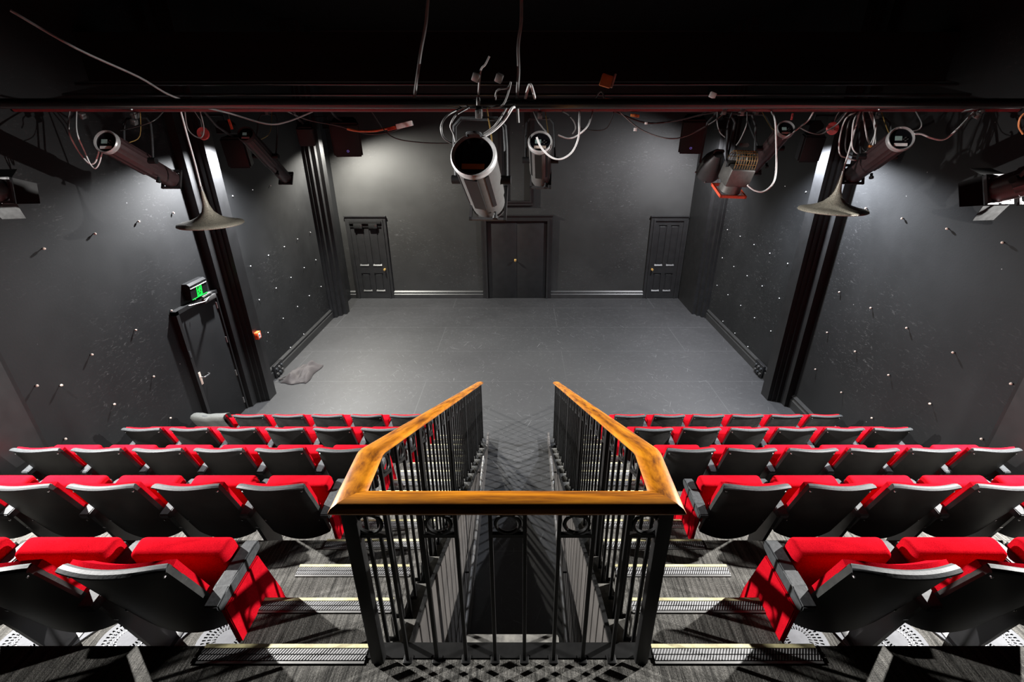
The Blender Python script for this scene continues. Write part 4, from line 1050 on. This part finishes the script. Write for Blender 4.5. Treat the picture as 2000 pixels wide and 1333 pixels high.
cable('short grey cable above the smaller silver lantern', [(1042, 220), (1050, 236), (1060, 250), (1068, 258)], 4.5, 'cableg', 0.006)
cable('grey cable coil hanging below the bar right of centre', [(1098, 222), (1112, 226), (1122, 240), (1124, 252), (1118, 262)], 4.7, 'cableg', 0.006)
cable('thin black cable sagging far right of centre', [(1130, 250), (1160, 255), (1185, 250), (1200, 240)], 4.9, 'cableb', 0.005)
cable('dark cable draped along the bar toward the mesh lantern, upper', [(1200, 228), (1260, 240), (1320, 236), (1380, 222), (1430, 214)], 5.0, 'cableb', 0.008)
cable('dark cable draped along the bar toward the mesh lantern, lower', [(1210, 230), (1250, 252), (1300, 270), (1340, 266), (1390, 240), (1418, 222)], 4.95, 'cableg', 0.006)
cable('amber box lead dropping behind the near bar', [(1185, 170), (1176, 180), (1165, 188), (1158, 194)], 3.35, 'cablew', 0.005)
cable('pale cable dropping past the mesh lantern and looping back', [(1508, 215), (1514, 235), (1516, 275), (1516, 330), (1510, 358), (1492, 374), (1474, 372), (1460, 362)], 4.6, 'cablew', 0.009)
cable('yellowish cable falling onto the mesh lantern', [(1460, 218), (1459, 240), (1452, 260), (1444, 276), (1438, 284)], 4.6, 'cableg', 0.006)
cable('thin grey cable left of the mesh lantern', [(1402, 222), (1401, 240), (1406, 258), (1416, 268)], 4.8, 'cableg', 0.006)
cable('pale cable from the bar down to the slim right lantern', [(1590, 214), (1578, 236), (1560, 250), (1545, 262), (1528, 272)], 5.0, 'cablew', 0.007)
cable('thin cable sagging to the right red tag', [(1560, 248), (1580, 258), (1602, 262), (1618, 254), (1636, 242), (1656, 230)], 5.0, 'cableg', 0.007)
for i, (dx, y_) in enumerate(((0, 4.9), (8, 4.85), (16, 4.8), (26, 4.88), (36, 4.82))):
    cable('%s pale cable of the coil hanging by the right pendant cord' % ['leftmost', 'second', 'middle', 'fourth', 'rightmost'][i],
          [(1676 + dx * 0.3, 216), (1652 + dx, 232 + dx * 0.2), (1640 + dx * 1.5, 270), (1640 + dx * 1.6, 300 - dx * 0.6), (1652 + dx * 1.5, 308 - dx * 0.5), (1676 + dx, 312 - dx), (1696 + dx * 0.4, 290), (1712 - dx * 0.1, 250), (1706 - dx * 0.2, 218)], y_, 'cablew' if i % 2 == 0 else 'cableb', 0.007, group='coiled cable by the right pendant')
cable('pale cable from the far right lantern sagging to the bar end', [(1786, 262), (1800, 262), (1820, 270), (1845, 272), (1872, 250), (1904, 216)], 4.7, 'cablew', 0.009)
cable('grey cable loop at the right lantern yoke', [(1790, 218), (1800, 240), (1796, 252), (1784, 256)], 4.6, 'cableg', 0.006)
cable('brown cable hanging at the right edge', [(2000, 222), (1992, 232), (1990, 248), (1998, 262)], 4.0, 'cableo', 0.007)
cable('black cable lying along the right end of the red bar', [(1880, 214), (1915, 210), (1955, 206), (2004, 200)], 4.8, 'cableb', 0.012)
# small fittings
def block(name, label, px, py, y, size, m, rot=(0, 0, 0), cat='fitting', extra=None):
    c = at(px, py, y); o = MB().box((0, 0, 0), size, rot, min(size) * 0.15).build(name, M[m], loc=c); tag(o, label, cat)
    if name == 'marker_tape': MB().tube([(0, 0, 0), (0, (6.1 - c.y) * 0.5, (4.6 - c.z) * 0.7), (0, 6.1 - c.y, 4.6 - c.z)], 0.006, 6).build('tie', M['cableb'], o)
    if extra: MB().box(extra[0], extra[1], rot, 0.002).build(extra[2], M[extra[3]], o)
    return o
block('power_strip', 'white and orange power strip lying under the bar, left of centre', 790, 244, 4.95, (0.16, 0.05, 0.045), 'white', (0, R(-12), 0), 'power strip', ((-0.12, 0, -0.03), (0.09, 0.04, 0.03), 'plug', 'orange'))
block('amber_box', 'amber box with pale strap above the near bar at right', 1184, 158, 3.4, (0.07, 0.04, 0.07), 'amber', (0, R(15), 0), 'box', ((0.045, 0, 0.0), (0.012, 0.03, 0.08), 'strap', 'cream'))
block('plug', 'orange plug lying under the bar right of centre', 1240, 226, 4.9, (0.08, 0.03, 0.025), 'amber', (0, R(8), 0), 'plug')
block('connector', 'white connector hanging under the bar right of the orange plug', 1241, 253, 4.95, (0.03, 0.02, 0.03), 'white', (0, 0, 0), 'connector')
block('connector', 'white connector just above the hanging one, right of centre', 1262, 241, 4.95, (0.025, 0.02, 0.02), 'white', (0, 0, 0), 'connector')
block('wall_plug', 'pale plug sitting on the bar above the par lantern', 1392, 186, 5.2, (0.06, 0.04, 0.05), 'white', (0, R(20), 0), 'plug')
block('marker_tape', 'orange tape strip hanging beside the slim left lantern', 450, 243, 6.08, (0.03, 0.006, 0.11), 'orange', (0, R(-8), 0), 'tape')
block('marker_tape', 'pink tape strip hanging above the slim right lantern', 1547, 228, 6.08, (0.022, 0.006, 0.07), 'pink', (0, 0, 0), 'tape')
block('plug', 'orange plug in the coil below the right bar', 1702, 287, 4.8, (0.06, 0.025, 0.022), 'amber', (0, R(10), 0), 'plug')
for (px, py, y_, lab) in ((160, 226, 4.9, 'bright bar clamp at the left end of the red bar'), (262, 238, 4.88, 'bright bar clamp left of the far left lantern yoke'), (1914, 218, 4.88, 'bright bar clamp at the right end of the red bar'), (1908, 226, 4.86, 'small bright hook below the right end of the red bar'), (975, 152, 3.3, 'bright fitting above the near bar at centre'), (930, 150, 3.3, 'small bright fitting left of centre above the near bar')):
    block('bar_clamp', lab, px, py, y_, (0.045, 0.05, 0.05), 'alu', (0.3, 0.4, 0), 'clamp')
